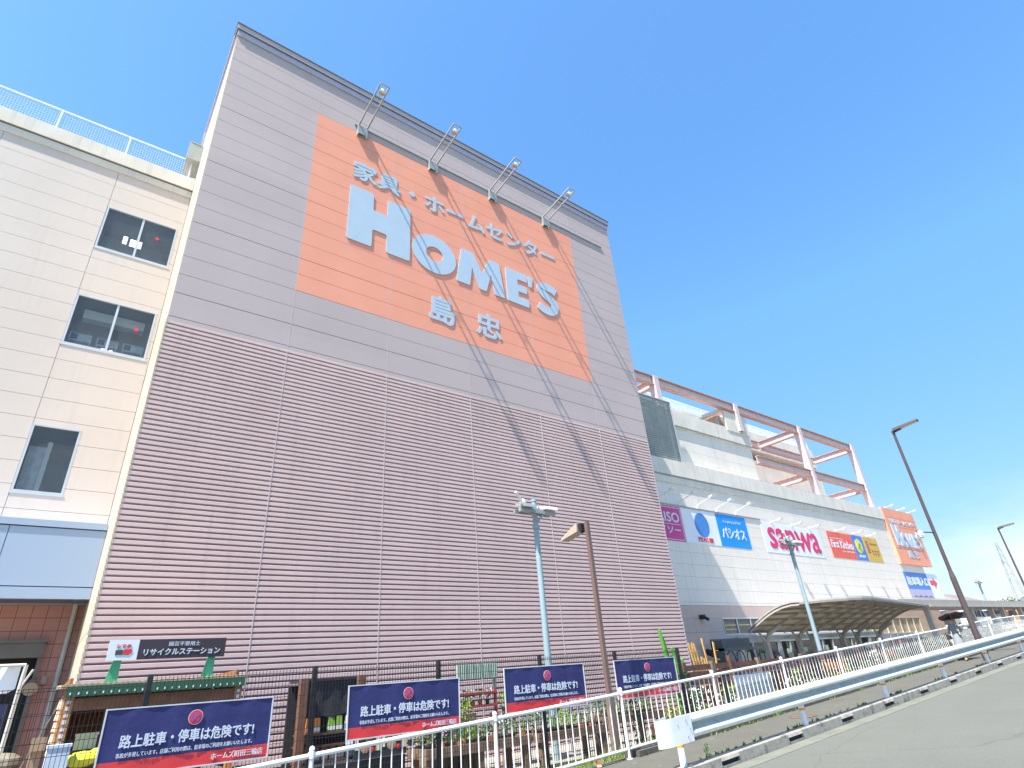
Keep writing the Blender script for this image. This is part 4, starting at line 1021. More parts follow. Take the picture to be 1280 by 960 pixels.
goods('a', 'small white garden food bag on the shelter shelf', 'white bags on the shelf', [(4.84, 11.68, -.585), (4.95, 11.68, -.585), (5.08, 11.68, -.585)], bag_fn(m_white, FLOW[3], 'garden_bag'), 'bag')
goods('a', 'small brown soil packet on the middle shelter shelf', 'brown packets on the shelf', [(4.12 + .15 * k, 11.68, -1.015) for k in range(6)], bag_fn(m_terra, MATS['notice_cream'], 'soil_packet'), 'bag')
q = MB()
for k in range(3): q.ball((4.86 + .13 * k, 11.55, -.80), .10, .10, .2)
tag(q.build('grey_sack', mat('grey_sack', (.32, .36, .42), .6, var=.25, scale=9)), 'crumpled grey plastic sack in front of the shelter shelf', 'sack')
m_prod = [mat('seed_board_dark', (.03, .04, .05), .6), mat('seed_board_green', (.10, .20, .10), .6)]
def seed_board(s):
    t = thing('seed_poster', None, None, s); x, y, z = s
    q = MB(); q.box(x - .25, x + .25, y, y + .02, z, z + .40); q.build('board', m_prod[0], t)
    q = MB(); q.ball((x - .05, y - .002, z + .16), .09, .008, .08); q.build('tuber_print', mat('tuber_print', (.55, .35, .22), .6), t)
    q = MB(); q.ball((x + .02, y - .004, z + .28), .07, .008, .08); q.ball((x - .12, y - .004, z + .31), .05, .008, .05); q.build('leaf_print', LEAF[1], t)
    q = MB(); q.ball((x + .08, y - .004, z + .12), .05, .008, .04); q.build('red_print', m_red, t)
    q = MB(); q.box(x + .15, x + .24, y - .006, y - .001, z + .10, z + .36); q.build('price_print', mat('price_yellow', (.75, .74, .45), .6), t)
    q = MB(); q.box(x - .24, x - .18, y - .006, y - .001, z + .14, z + .38); q.build('title_print', MATS['white_board'], t); return t
goods('a', 'dark seed poster with vegetable picture under the second banner', 'seed posters under the second banner', [(4.95, 11.0, -1.02), (5.45, 11.0, -1.02)], seed_board, 'poster')
q = MB(); q.box(4.0, 5.7, 11.05, 11.5, LOT, -1.04); tag(q.build('black_bin', mat('black_bin', (.02, .022, .025), .6)), 'wide black plastic bin below the seed posters', 'bin')

# planter tables of dark timber
def planter(x0, x1, y, z, lab):
    t = thing('planter_table', lab, 'planter', ((x0 + x1) / 2, y, LOT))
    q = MB(); q.box(x0, x1, y - .30, y - .25, z - .14, z + .02); q.box(x0, x1, y + .40, y + .45, z - .14, z + .02); q.box(x0, x0 + .05, y - .249, y + .399, z - .14, z + .02); q.box(x1 - .05, x1, y - .249, y + .399, z - .14, z + .02); q.box(x0 + .05, x1 - .05, y - .249, y + .399, z - .12, z - .05, 1); q.build('tray', [m_sleeper, m_soil], t)
    n = max(2, int((x1 - x0) / 1.1) + 1)
    for k in range(n):
        x = x0 + .12 + (x1 - x0 - .24) * k / (n - 1)
        for yy in (y - .22, y + .36):
            q = MB(); q.box(x - .055, x + .055, yy - .055, yy + .055, LOT, z - .141); q.build('leg', m_sleeper, t)
    return t
planter(5.95, 8.35, 11.0, -1.02, 'low timber planter table with bedding plants left of the pale blue pole')
planter(8.55, 10.55, 11.0, -1.03, 'low timber planter table right of the pale blue pole')
planter(10.75, 12.6, 11.1, -.92, 'low timber planter table behind the fourth banner')
q = MB(); q.box(6.5, 7.55, 11.5, 12.0, LOT, -.56)
for k in range(9): q.box(6.5 + k * .118, 6.605 + k * .118, 11.47, 11.5, LOT, -.54)
tag(q.build('timber_box', m_sleeper), 'tall upright timber planter box between the second and third banners', 'planter')
q = MB(); q.box(8.6, 10.3, 12.0, 12.5, -.75, -.62); q.box(8.65, 8.75, 12.05, 12.15, LOT, -.75); q.box(10.15, 10.25, 12.05, 12.15, LOT, -.75)
tag(q.build('display_bench', m_timber2), 'higher timber display bench behind the planters by the brown lamp post', 'bench')
# red slatted shelf with pots
rs = thing('pot_stand', 'red wooden stand with little pots between the second and third banners', 'stand', (7.9, 12.3, LOT))
q = MB()
for xx in (7.35, 8.55): q.box(xx, xx + .05, 12.2, 12.25, LOT, -.12)
for zz in (-.22, -.48): q.box(7.3, 8.6, 12.18, 12.5, zz, zz + .04)
q.build('stand_frame', mat('red_wood', (.42, .06, .05), .6), rs)

def plant(x, y, z, r, h, leaf, flower=None, name='potted_plant', lab='', grp=None, n=60, pot=True, lf=.06, cat='plant'):
    t = thing(name, lab, cat, (x, y, z), grp)
    if pot:
        q = MB(); q.tube((x, y, z), (x, y, z + .10), r * .38, r * .5, 8); q.build('pot', m_pot if random.random() < .7 else m_terra, t)
    q = MB(); b = z + (.08 if pot else 0)
    for k in range(n):
        a = random.uniform(0, 6.283); rr = r * math.sqrt(random.random()); hh = random.random() ** .7
        q.leaf((x + rr * math.cos(a) * (1 - .35 * hh), y + rr * math.sin(a) * (1 - .35 * hh), b + h * hh), lf)
    for k in range(4): q.tube((x, y, b - .03), (x + random.uniform(-r, r) * .6, y + random.uniform(-r, r) * .6, b + h * .8), .004, n=4, caps=False)
    q.build('foliage', leaf, t, recalc=False)
    if flower:
        q = MB()
        for k in range(max(6, n // 6)):
            a = random.uniform(0, 6.283); rr = r * math.sqrt(random.random()); q.leaf((x + rr * math.cos(a), y + rr * math.sin(a) - .02, b + h * random.uniform(.6, 1.08)), lf * .9, flat=.2); q.leaf((x + rr * math.cos(a), y + rr * math.sin(a) - .02, b + h * random.uniform(.6, 1.08)), lf * .9, flat=.2)
        q.build('flower', flower, t, recalc=False)
    return t
# rows of seedlings in the planters
kinds = [(LEAF[1], None, 'mid green seedling in the timber planter tables', 'green seedlings in the planter tables'), (LEAF[3], FLOW[0], 'grey-leaved bedding plant with white petals in the planter tables', 'white flowering plants in the planter tables'), (LEAF[0], FLOW[3], 'violet flowering bedding plant in the planter tables', 'violet flowering plants in the planter tables'), (LEAF[2], None, 'lime green seedling in the timber planter tables', 'lime seedlings in the planter tables'), (LEAF[1], FLOW[4], 'pink flowering bedding plant in the planter tables', 'pink flowering plants in the planter tables')]
for (x0, x1, y, z, seq) in ((6.1, 8.3, 10.95, -1.06, [4, 4, 2, 0, 3, 0, 0, 1, 0, 0]), (8.7, 10.5, 10.95, -1.07, [0, 1, 0, 3, 3, 0, 1, 0]), (10.9, 12.5, 11.05, -.96, [0, 0, 3, 1, 0, 0])):
    for row in (0, 1):
        for k, w_ in enumerate(seq):
            leaf, fl, lab, grp = kinds[w_]
            plant(x0 + (x1 - x0) * k / (len(seq) - 1) + random.uniform(-.04, .04), y + row * .32 + random.uniform(-.03, .03), z, random.uniform(.13, .19), random.uniform(.22, .42), leaf, fl, 'bedding_plant', lab, grp, 50, True, .055)
for k in range(4): plant(6.75 + .25 * k, 11.75, -.56, .17, .28, LEAF[2], None, 'potted_plant', 'lime leafed plant on top of the tall timber planter box', 'lime plants on the timber box', 70, False, .07)
for k in range(6): plant(7.42 + .2 * k, 12.32, -.44, .11, .24, LEAF[3], FLOW[0] if k % 2 else None, 'potted_plant', 'small pale plant in a pot on the red wooden stand', 'plants on the red stand', 30)
for k in range(7): plant(8.8 + .22 * k, 12.2, -.62, .15, .30, LEAF[2] if k < 3 else LEAF[0], FLOW[2] if k < 3 else FLOW[4], 'potted_plant', 'flowering plant on the higher timber bench', 'plants on the high bench', 50)
for k, (lf_, fl_) in enumerate(((LEAF[3], FLOW[0]), (LEAF[3], FLOW[0]), (LEAF[1], FLOW[1]))):
    plant(5.98 + .24 * k, 11.35, -.95, .16, .35, lf_, fl_, 'potted_plant', ('left white flowering pot beside the second banner', 'right white flowering pot beside the second banner', 'red flowering pot next to the white ones by the second banner')[k], 'flower pots by the second banner', 60)
plant(6.75, 12.6, -.55, .22, .62, LEAF[2], None, 'young_shrub', 'lime green young shrub right of the second banner', None, 130, True, .08)
t = plant(6.55, 12.0, -.15, .20, .22, LEAF[0], FLOW[1], 'hanging_basket', 'dark hanging basket with red blooms just right of the second banner', None, 80, False, .07, cat='plant')
q = MB(); q.box(6.75, 6.79, 12.0, 12.04, LOT, .14); q.box(6.5, 6.79, 12.0, 12.04, .10, .14); q.build('hook_post', m_blackm, t)
q = MB(); q.tube((6.55, 12, -.16), (6.55, 12, -.04), .1, .2, 10); q.build('basket', m_pot, t)
q = MB(); q.box(8.0, 9.15, 12.9, 12.95, .10, .42); x = 8.0
while x < 9.15: q.tube((x, 12.88, .10), (x, 12.88, .42), .025, n=6); x += .05
for xx in (8.05, 9.1): q.box(xx - .03, xx + .03, 12.95, 13.0, LOT, .42)
tag(q.build('bamboo_screen', mat('pale_green_screen', (.28, .38, .30), .7, var=.2, scale=10)), 'pale green garden screen standing behind the third banner', 'screen')
q = MB(); q.box(9.75, 10.1, 12.4, 12.8, -.16, .02); q.box(9.7, 11.2, 12.6, 12.7, -.14, -.06); q.box(9.75, 9.8, 12.6, 12.65, LOT, -.16); q.box(11.1, 11.15, 12.6, 12.65, LOT, -.14); q.box(10.1, 11.15, 12.6, 12.62, -.35, -.2)
tag(q.build('price_rail', m_galv), 'grey display rail between the third and fourth banners', 'rack')

# green garden poles, trellis bundles, dark timber fence
t = thing('garden_poles', 'leaning bundle of bright green garden poles beside the fourth banner', 'garden poles', (15, 12, LOT))
tops = [(14.42, 1.02), (14.56, .82), (14.66, .66), (14.85, .52), (14.95, .45), (15.1, .30), (15.2, .2)]
for i, (x, z) in enumerate(tops):
    q = MB(); q.box(0, 0, 0, 0, 0, 0) if 0 else None; q.tube((x + .42, 12.0 + .05 * (i % 3), LOT), (x, 12.0 + .05 * (i % 3), z), .05, n=8); q.build('pole', mat('pole_green', (.10, .32, .045), .5, var=.15), t)
m_bam = mat('bamboo_tan', (.62, .36, .10), .6, var=.2, scale=12)
def trellis(x, dx, h, w, lab):
    t = thing('bamboo_trellis', lab, 'trellis', (x, 12.6, LOT)); q = MB(); zt = h
    n = max(2, int(w / .07))
    for k in range(n): q.tube((x + k * .06, 12.6 + .02 * (k % 2), LOT), (x + k * .07 + dx, 12.6 + .02 * (k % 2), zt - .03 * (k % 3)), .024, n=5)
    for j in range(9):
        s = j / 9; xx = x + dx * s; z = LOT + (zt - LOT) * s; q.bar((xx - .02, 12.585, z), (xx + w, 12.585, z - .01), .01, .022)
    q.build('lattice', m_bam, t)
trellis(16.85, -.42, .66, .40, 'widest bundle of tan bamboo trellis leaning left of the timber fence')
trellis(17.35, -.20, .78, .10, 'thin tan bamboo stake bundle standing highest')
trellis(17.62, .10, .66, .20, 'tan bamboo trellis standing upright at right of the bundle')
trellis(17.05, -.1, .25, .22, 'short tan bamboo trellis between the taller ones')
tf = thing('timber_fence', 'weathered dark timber board fence along the garden yard', 'fence', (21, 12, LOT))
for i, x in enumerate([15.2, 16.6, 17.55, 19.1, 20.5, 21.9, 23.4, 24.9, 26.4, 27.9, 29.4]):
    zt = .06 + max(0, x - 21.5) * .03; q = MB(); q.box(x - .07, x + .07, 11.93, 12.05, LOT, zt + .04 + (.12 if i in (2,) else 0)); q.build('post', m_timber2 if i % 2 else m_timber, tf)
for a, b in ((15.2, 17.55), (17.57, 21.9), (21.92, 25.4), (25.42, 29.4)):
    q = MB()
    for k in range(8):
        z = .0 - k * .19 + (0 if a < 20 else .08); d = random.uniform(-.015, .015); q.box(a, b, 12.0 + d, 12.03 + d, z - .13, z + .02 + random.uniform(-.01, .01))
    q.build('board', m_timber if a != 17.57 else mat('red_timber', (.17, .06, .045), .8, var=.3, scale=8), tf)
# dark bicycle-like cart rack before the entrance
t = thing('cart_rack', 'black metal trolley rack with round hoops left of the entrance', 'rack', (25.2, 16.2, LOT))
for x in (23.9, 24.6, 25.4, 26.2):
    q = MB()
    for k in range(12):
        a, b = math.pi * k / 12, math.pi * (k + 1) / 12; q.tube((x + .3 * math.cos(a), 16.2, .1 + .35 * math.sin(a)), (x + .3 * math.cos(b), 16.2, .1 + .35 * math.sin(b)), .025, n=6)
    q.tube((x + .3, 16.2, LOT), (x + .3, 16.2, .1), .025); q.tube((x - .3, 16.2, LOT), (x - .3, 16.2, .1), .025)
    q.build('hoop', m_blackm, t)
q = MB(); q.box(23.6, 26.6, 16.3, 16.9, .48, .58); q.box(23.6, 23.66, 16.3, 16.9, LOT, .9); q.box(23.6, 26.6, 16.86, 16.9, .60, .98); q.build('rack_frame', mat('smoke_panel', (.09, .10, .105), .4), t)
# flower troughs seen through the railing
for k in range(26):
    x = 13.0 + k * .62; c_ = (0, 2, 1, 2, 4, 2, 3, 2)[k % 8]
    leaf, fl = [(LEAF[1], FLOW[2]), (LEAF[0], FLOW[0]), (LEAF[2], None), (LEAF[1], FLOW[5]), (LEAF[3], FLOW[0])][c_]
    plant(x, 11.0 + .25 * (k % 2), max(LOT, gz(x) - .62), .34, .75 + .2 * (k % 3), leaf, fl, 'garden_plant', ['yellow flowering garden plant behind the railing', 'white flowering dark garden plant behind the railing', 'lime green garden plant behind the railing', 'orange flowering garden plant behind the railing', 'grey-leaved white garden plant behind the railing'][c_], 'garden plants behind the white railing ' + str(c_ + 1), 150, False, .085)
q = MB(); q.box(12.95, 29.2, 11.0, 11.6, LOT, -1.25)
q.sweep([[Vector((x, 10.9, LOT)), Vector((x, 10.9, max(LOT + .2, gz(x) - .62))), Vector((x, 11.7, max(LOT + .2, gz(x) - .62))), Vector((x, 11.7, LOT))] for x in [12.95 + 1.5 * i for i in range(12)]], caps=True)
tag(q.build('flower_trough', m_timber), 'long stepped dark timber trough of plants behind the railing', 'planter')
q = MB(); q.box(15.3, 17.0, 10.4, 10.46, -1.6, -.32); tag(q.build('glass_board', mat('grey_blue_board', (.36, .42, .48), .4, var=.3, scale=10)), 'grey blue mottled board behind the railing near its sixth post', 'board')
q = MB(); q.box(21.0, 22.3, 10.7, 10.74, -.42, -.24); tag(q.build('price_board', FLOW[5]), 'long orange price board behind the railing', 'price board')
q = MB(); q.box(22.0, 22.9, 10.6, 10.64, -.72, -.55); tag(q.build('price_board', FLOW[2]), 'yellow price board behind the railing', 'price board')
t = thing('hedge', 'low dark green hedge added as dark backdrop behind the far stretch of white railing', 'hedge', (38, 11.5, LOT)); q = MB()  # made-up dark backdrop so the far railing looks less white
for k in range(3400):
    x = random.uniform(29.4, 56); q.leaf((x, 11.0 + yo(x) + random.gauss(0, .22), gz(x) + random.uniform(-1.2, .62) + .1 * math.sin(x * 2.1)), .16)
q.build('foliage', LEAF[0], t, recalc=False); q = MB(); x = 29.6
while x < 56: q.tube((x, 11.0 + yo(x), gz(x) - 1.6), (x + .1, 11 + yo(x), gz(x) + .3), .03, n=5); x += .6
q.build('stem', m_timber, t)
# climbers on the mesh fence right end
for x, lab in ((10.95, 'green climber on the mesh fence below the fourth banner'), (12.75, 'dark climber on the last mesh fence post')):
    t = thing('climbing_plant', lab, 'plant', (x, 10.15, LOT)); q = MB()
    for k in range(160): q.leaf((x + random.gauss(0, .10), 10.12 + random.gauss(0, .05), LOT + random.uniform(0, 1.6)), .10)
    q.build('foliage', LEAF[1] if x < 12 else LEAF[0], t, recalc=False)
# a few fence posts of the next black fence
t = thing('mesh_fence', 'black wire mesh fence low behind the railing right of the fourth banner', 'fence', (20, 10.3, LOT))
for x in (14.7, 17.2, 19.7, 22.2, 24.7, 27.2):
    q = MB(); q.box(x - .05, x + .05, 10.3, 10.38, LOT, gz(x) + .72); q.build('post', m_blackm, t)
q = MB(); x = 12.7
while x < 29: q.box(x - .003, x + .003, 10.33, 10.336, LOT, gz(x) + .55); x += .06
for j in range(7): q.sweep([[Vector((x, 10.325, gz(x) + .5 - j * .15)), Vector((x, 10.325, gz(x) + .507 - j * .15))] for x in (12.7, 18, 24, 29)])
q.build('wire_panel', m_blackm, t)
# grass along the verge
q = MB()
for k in range(2600):
    x = random.uniform(.5, 30) if k % 3 else random.uniform(6.5, 13); y = random.uniform(9.08, 9.9); 
    zb = gz(x) - .06 if y < 9.3 else gz(x) - .06 + (max(LOT + .01, min(gz(x) - .1, LOT + .3)) - gz(x) + .06) * (y - 9.3) / .45
    zb = max(zb, LOT); h = random.uniform(.05, .22); a = random.uniform(0, 6.28); w_ = .012; dx, dy = random.gauss(0, .05), random.gauss(0, .05)
    q.add([(x - w_ * math.cos(a), y - w_ * math.sin(a), zb), (x + w_ * math.cos(a), y + w_ * math.sin(a), zb), (x + dx, y + dy, zb + h)], [(0, 1, 2)])
for c in range(70):
    xc = random.uniform(8.5, 32); back = random.random() < .7; n = random.choice((2, 4, 9, 16)); sp = random.uniform(.03, .35)
    for k in range(n):
        x = xc + random.gauss(0, sp); c_ = S(x, (8.64 if x > 9.3 else 9.0) if back else 7.36 + random.gauss(0, .012)); hh = random.uniform(.02, .10)
        for j in range(5): q.add([c_ + Vector((random.gauss(0, .02), random.gauss(0, .01), 0)), c_ + Vector((random.gauss(0, .02), random.gauss(0, .01), 0)), c_ + Vector((random.gauss(0, .03), random.gauss(0, .02), hh * random.uniform(.5, 1)))], [(0, 1, 2)])
tag(q.build('grass', [mat('grass_blade', (.14, .22, .045), .7, var=.4, scale=5)], recalc=False), kind='stuff')
plant(9.72, 7.50, gz(9.72) + .005, .07, .16, LEAF[1], None, 'weed', 'small green weed growing behind the kerb under the guard rail end', None, 36, False, .04)
# red cone at the railing foot
t = thing('traffic_cone', 'red traffic cone behind the railing at the bottom of the picture', 'cone', S(8.15, 8.62))
c = S(8.15, 8.60)
q = MB(); q.tube(c + Vector((0, 0, .02)), c + Vector((0, 0, .145)), .05, .018, 16); q.build('cone_body', m_cone, t, smooth=True)
q = MB(); q.tube(c + Vector((0, 0, .06)), c + Vector((0, 0, .085)), .0425, .0345, 16); q.build('white_band', m_white, t, smooth=True)
q = MB(); q.box(c.x - .07, c.x + .07, c.y - .07, c.y + .07, c.z + .003, c.z + .02); q.build('base', m_cone, t)

# ================================================================== lamp posts
def floodpole(x, y, zt, lab):
    t = thing('floodlight_pole', lab, 'floodlight pole', (x, y, LOT), 'pale blue floodlight poles in the parking lot')
    q = MB(); q.tube((x, y, LOT), (x, y, zt), .092, .070, 14); q.tube((x, y, zt), (x, y, zt + .06), .085, .085, 14); q.tube((x, y, zt - .75), (x, y, zt - .68), .10, .10, 14); q.build('pole', m_bluep, t, smooth=True)
    q = MB(); q.bar((x - .62, y - .12, zt - .30), (x + .62, y - .12, zt - .30), .09, .12); q.bar((x - .62, y + .12, zt - .30), (x + .62, y + .12, zt - .30), .06, .10); q.bar((x - .2, y - .1, zt - .36), (x, y - .05, zt - .62), .05, .05); q.bar((x + .2, y - .1, zt - .36), (x, y - .05, zt - .62), .05, .05); q.build('cross_arm', m_galv, t)
    for s in (-1, 1):
        q = MB(); a, b, z = x + s * .18, x + s * .58, zt - .16
        q.hexa([(min(a, b), y - .32, z - .10), (max(a, b), y - .32, z - .10), (max(a, b), y + .1, z - .02), (min(a, b), y + .1, z - .02), (min(a, b), y - .30, z - .02), (max(a, b), y - .30, z - .02), (max(a, b), y + .1, z + .07), (min(a, b), y + .1, z + .07)])
        q.build('floodlight', m_white if s > 0 else m_galv, t)
    q = MB(); q.tube((x - .55, y - .2, zt - .15), (x - .85, y - .3, zt + .1), .035, .035, 8); q.ball((x - .55, y - .2, zt - .12), .09); q.build('camera', m_white, t)
    return t
p = at(667, 626, 12.0); floodpole(p.x, 12.0, p.z - .03, 'pale blue floodlight pole standing before the ribbed tower siding')
p = at(984, 671, 13.0); floodpole(p.x, 13.0, p.z - .03, 'pale blue floodlight pole standing before the crimson lettered sign')
p = at(1221, 724, 18.5); floodpole(p.x, 18.5, p.z, 'far grey floodlight pole rising behind the walkway roof')
t = thing('lamp_post', 'brown square lamp post with a box lamp head between the third and fourth banners', 'lamp post', (10.03, 9.55, LOT))
lx, ly = at(733, 652, 9.6).x, 9.6; lz = at(733, 652, 9.6).z
q = MB(); q.box(lx - .045, lx + .045, ly - .045, ly + .045, -1.2, lz); q.build('pole', m_brown, t)
q = MB(); q.box(lx - .065, lx + .065, ly - .065, ly + .065, gz(lx) - .6, -.42); q.build('sleeve', m_timber2, t)
q = MB(); q.hexa([(lx - .16, ly + .20, lz - .20), (lx + .10, ly + .20, lz - .20), (lx + .10, ly + .80, lz - .30), (lx - .16, ly + .80, lz - .30), (lx - .14, ly + .20, lz + .01), (lx + .08, ly + .20, lz + .01), (lx + .07, ly + .80, lz - .24), (lx - .13, ly + .80, lz - .24)]); q.build('lamp_head', m_brownl, t)
q = MB(); q.bar((lx, ly, lz - .04), (lx, ly + .21, lz - .06), .04, .04); q.bar((lx, ly, lz - .22), (lx, ly + .21, lz - .20), .04, .04); q.box(lx - .1, lx + .1, ly + .10, ly + .198, lz - .2, lz - .02); q.build('neck', m_blackm, t)
def streetlamp(x, yl, H, lab, thick=1.0):
    b = S(x, yl); t = thing('street_lamp', lab, 'street lamp', b, 'tall dark street lamps')
    q = MB(); q.tube(b, b + Vector((0, 0, 2.7)), .098 * thick, .094 * thick, 14); q.tube(b + Vector((0, 0, 2.7)), b + Vector((0, 0, 2.95)), .094 * thick, .066 * thick, 14); q.tube(b + Vector((0, 0, 2.95)), b + Vector((0, 0, H)), .066 * thick, .05 * thick, 14); q.build('pole', m_dkpole, t, smooth=True)
    q = MB(); q.bar(b + Vector((0, .06, H - .02)), b + Vector((.02, -.3, H + .05)), .09, .09); h0 = b + Vector((0, -.12, H + .02))
    q.hexa([h0 + Vector(v) for v in ((-.13, -.85, .10), (.13, -.85, .10), (.13, .1, -.02), (-.13, .1, -.02), (-.10, -.85, .17), (.10, -.85, .17), (.11, .1, .09), (-.11, .1, .09))]); q.build('lamp_head', m_dkpole, t)
    q = MB(); q.hexa([h0 + Vector(v) for v in ((-.09, -.8, .075), (.09, -.8, .075), (.09, -.2, .002), (-.09, -.2, .002), (-.09, -.8, .095), (.09, -.8, .095), (.09, -.2, .015), (-.09, -.2, .015))]); q.build('lens', mat('led_lens', (.6, .6, .55), .2), t)
    return t, b
t, b = streetlamp(25.75, 7.62, 8.40, 'tall dark street lamp on the sidewalk beside the woman with the umbrella')
q = MB(); q.tube(b + Vector((0, 0, 4.32)), b + Vector((-1.05, .25, 4.32)), .02, n=6); q.build('side_arm', m_blackm, t)
q = MB(); q.box(b.x - .98, b.x - .78, b.y + .1, b.y + .3, b.z + 4.2, b.z + 4.34); q.ball(b + Vector((-.88, .18, 4.18)), .10); q.build('camera', m_white, t)
streetlamp(52.0, 11.56, 7.0 - gz(52), 'more distant tall street lamp at the right picture edge')

# ================================================================== woman with a parasol
def skin_body(name, joints, edges, root=0):
    me = bpy.data.meshes.new(name); me.from_pydata([j[0] for j in joints], edges, [])
    ob = bpy.data.objects.new(name, me); COL.objects.link(ob)
    sk = ob.modifiers.new('s', 'SKIN'); sk.use_smooth_shade = True
    for i, j in enumerate(joints):
        r = j[1]; me.skin_vertices[0].data[i].radius = r if isinstance(r, tuple) else (r, r)
        me.skin_vertices[0].data[i].use_root = (i == root)
    sb = ob.modifiers.new('u', 'SUBSURF'); sb.levels = 2; sb.render_levels = 2
    dg = bpy.context.evaluated_depsgraph_get()
    new = bpy.data.meshes.new_from_object(ob.evaluated_get(dg)); new.name = name
    bpy.data.objects.remove(ob)
    return new
m_skin = mat('skin', (.50, .30, .21), .55, var=.05); m_hair = mat('dark_hair', (.03, .022, .018), .5)
m_shirt = mat('pale_grey_dress', (.24, .265, .275), .8, var=.06); m_trou = mat('dark_trousers', (.07, .065, .07), .8); m_shoe = mat('tan_shoes', (.65, .30, .14), .6)
PB = S(26.2, 8.36, .006); K = .86
def pj(x, y, z): return (x * K, y * K, z * K)
J = [(pj(0, 0, .86), (.135, .10)), (pj(0, 0, 1.02), (.115, .085)), (pj(-.01, 0, 1.20), (.14, .095)), (pj(-.02, 0, 1.33), (.10, .075)), (pj(-.03, 0, 1.41), .048), (pj(-.05, 0, 1.48), .075), (pj(-.05, 0, 1.57), (.078, .088)), (pj(-.045, 0, 1.63), .06),
     # legs, mid stride towards -x
     (pj(-.03, -.09, .78), .085), (pj(-.14, -.09, .47), .058), (pj(-.20, -.09, .10), .036), (pj(-.21, -.09, .05), .036), (pj(-.33, -.10, .035), .026),
     (pj(.03, .09, .78), .085), (pj(.08, .09, .46), .058), (pj(.25, .09, .14), .036), (pj(.27, .09, .09), .036), (pj(.17, .09, .035), .026),
     # arms: near one bent forward holding the parasol, far one carrying a bag
     (pj(-.02, -.17, 1.31), .048), (pj(.06, -.22, 1.07), .038), (pj(-.14, -.19, 1.10), .026), (pj(-.18, -.185, 1.12), .024),
     (pj(-.02, .17, 1.31), .048), (pj(.02, .22, 1.07), .038), (pj(-.16, .20, .98), .026), (pj(-.20, .195, .97), .024)]
E_ = [(0, 1), (1, 2), (2, 3), (3, 4), (4, 5), (5, 6), (6, 7), (0, 8), (8, 9), (9, 10), (10, 11), (11, 12), (0, 13), (13, 14), (14, 15), (15, 16), (16, 17), (2, 18), (18, 19), (19, 20), (20, 21), (2, 22), (22, 23), (23, 24), (24, 25)]
for base, s in ((21, -1), (25, 1)):
    bx, by, bz = J[base][0]
    for k in range(4):
        i = len(J); oz = .020 - .013 * k; L = (.03, .034, .032, .026)[k]
        J += [((bx - .022, by + s * .004, bz + oz), .0085), ((bx - .022 - L * .6, by - s * .018, bz + oz), .008), ((bx - .012 - L * .3, by - s * .040, bz + oz), .007)]
        E_ += [(base, i), (i, i + 1), (i + 1, i + 2)]
    i = len(J); J += [((bx - .005, by - s * .022, bz + .026), .009), ((bx - .018, by - s * .04, bz + .034), .008)]; E_ += [(base, i), (i, i + 1)]
bm_ = skin_body('person', J, E_)
for m in (m_skin, m_shirt, m_trou, m_shoe): bm_.materials.append(m)
for p in bm_.polygons:
    c = p.center; z = c.z / K; ay = abs(c.y / K); i = 0
    if z < .10: i = 3
    elif z < .55 and ay < .16: i = 2
    elif z < 1.375 and (ay < .19 or (z > 1.12 and c.x / K > -.02)): i = 1
    p.material_index = i
person = bpy.data.objects.new('person', bm_); COL.objects.link(person); person.location = PB; ORG['person'] = PB
tag(person, 'woman in a pale grey dress walking on the sidewalk under a dark parasol', 'person')
q = MB(); hx = -.05 * K
q.ball(PB + Vector((hx + .015, 0, 1.585 * K)), .098, .092, .095, 12, 8); q.ball(PB + Vector((hx + .065, 0, 1.52 * K)), .055, .075, .085, 10, 6); q.build('hair', m_hair, person, org=PB, smooth=True)
q = MB(); q.ball(PB + Vector((hx - .092, 0, 1.535 * K)), .016, .012, .02); q.build('nose', m_skin, person, org=PB, smooth=True)
q = MB()
for s in (-1, 1): q.ball(PB + Vector((hx - .080, s * .030, 1.555 * K)), .010, .013, .008)
q.build('eye', m_hair, person, org=PB); q = MB(); q.box(PB.x + hx - .088, PB.x + hx - .078, PB.y - .022, PB.y + .022, PB.z + 1.485 * K, PB.z + 1.493 * K); q.build('mouth', mat('lips', (.35, .10, .09), .5), person, org=PB)
q = MB()
secs = []
for z, rx, ry in ((.98, .135, .115), (.80, .165, .16), (.56, .20, .19)): secs.append([PB + Vector((rx * math.cos(k * math.pi / 8) + .01, ry * math.sin(k * math.pi / 8), z * K)) for k in range(16)])
q.sweep(secs, closed=True); q.build('skirt', m_shirt, person, org=PB, smooth=True)
t = thing('parasol', 'dark mauve parasol held by the walking woman', 'parasol', PB)
top = PB + Vector((-.05, -.05, 1.60)); hand = PB + Vector((-.19, -.175, .97))
ax = (top - hand).normalized(); a1 = ax.orthogonal().normalized(); a2 = ax.cross(a1)
q = MB(); N = 16; secs = []
for j in range(6):
    th = j / 5 * 1.05; r = .41 * math.sin(th) / math.sin(1.05); d = .41 * (1 - math.cos(th)) * .78
    secs.append([top - ax * (d + (.02 if (k % 2 and j == 5) else 0)) + (a1 * math.cos(k * 2 * math.pi / N) + a2 * math.sin(k * 2 * math.pi / N)) * (r * (1 if k % 2 == 0 else .985)) for k in range(N)])
q.sweep(secs, closed=True); q.build('canopy', mat('mauve_cloth', (.085, .06, .062), .8, var=.1), t, smooth=True)
q = MB(); q.tube(hand - ax * .1, top + ax * .05, .008, n=6); q.build('shaft', m_galv, t)
q = MB()
for k in range(8): q.tube(top - ax * .08, secs[5][2 * k], .003, n=4)
q.build('rib', m_galv, t)
t = thing('handbag', 'black handbag hanging from the arm of the walking woman', 'bag', PB + Vector((-.16, .2, .72)))
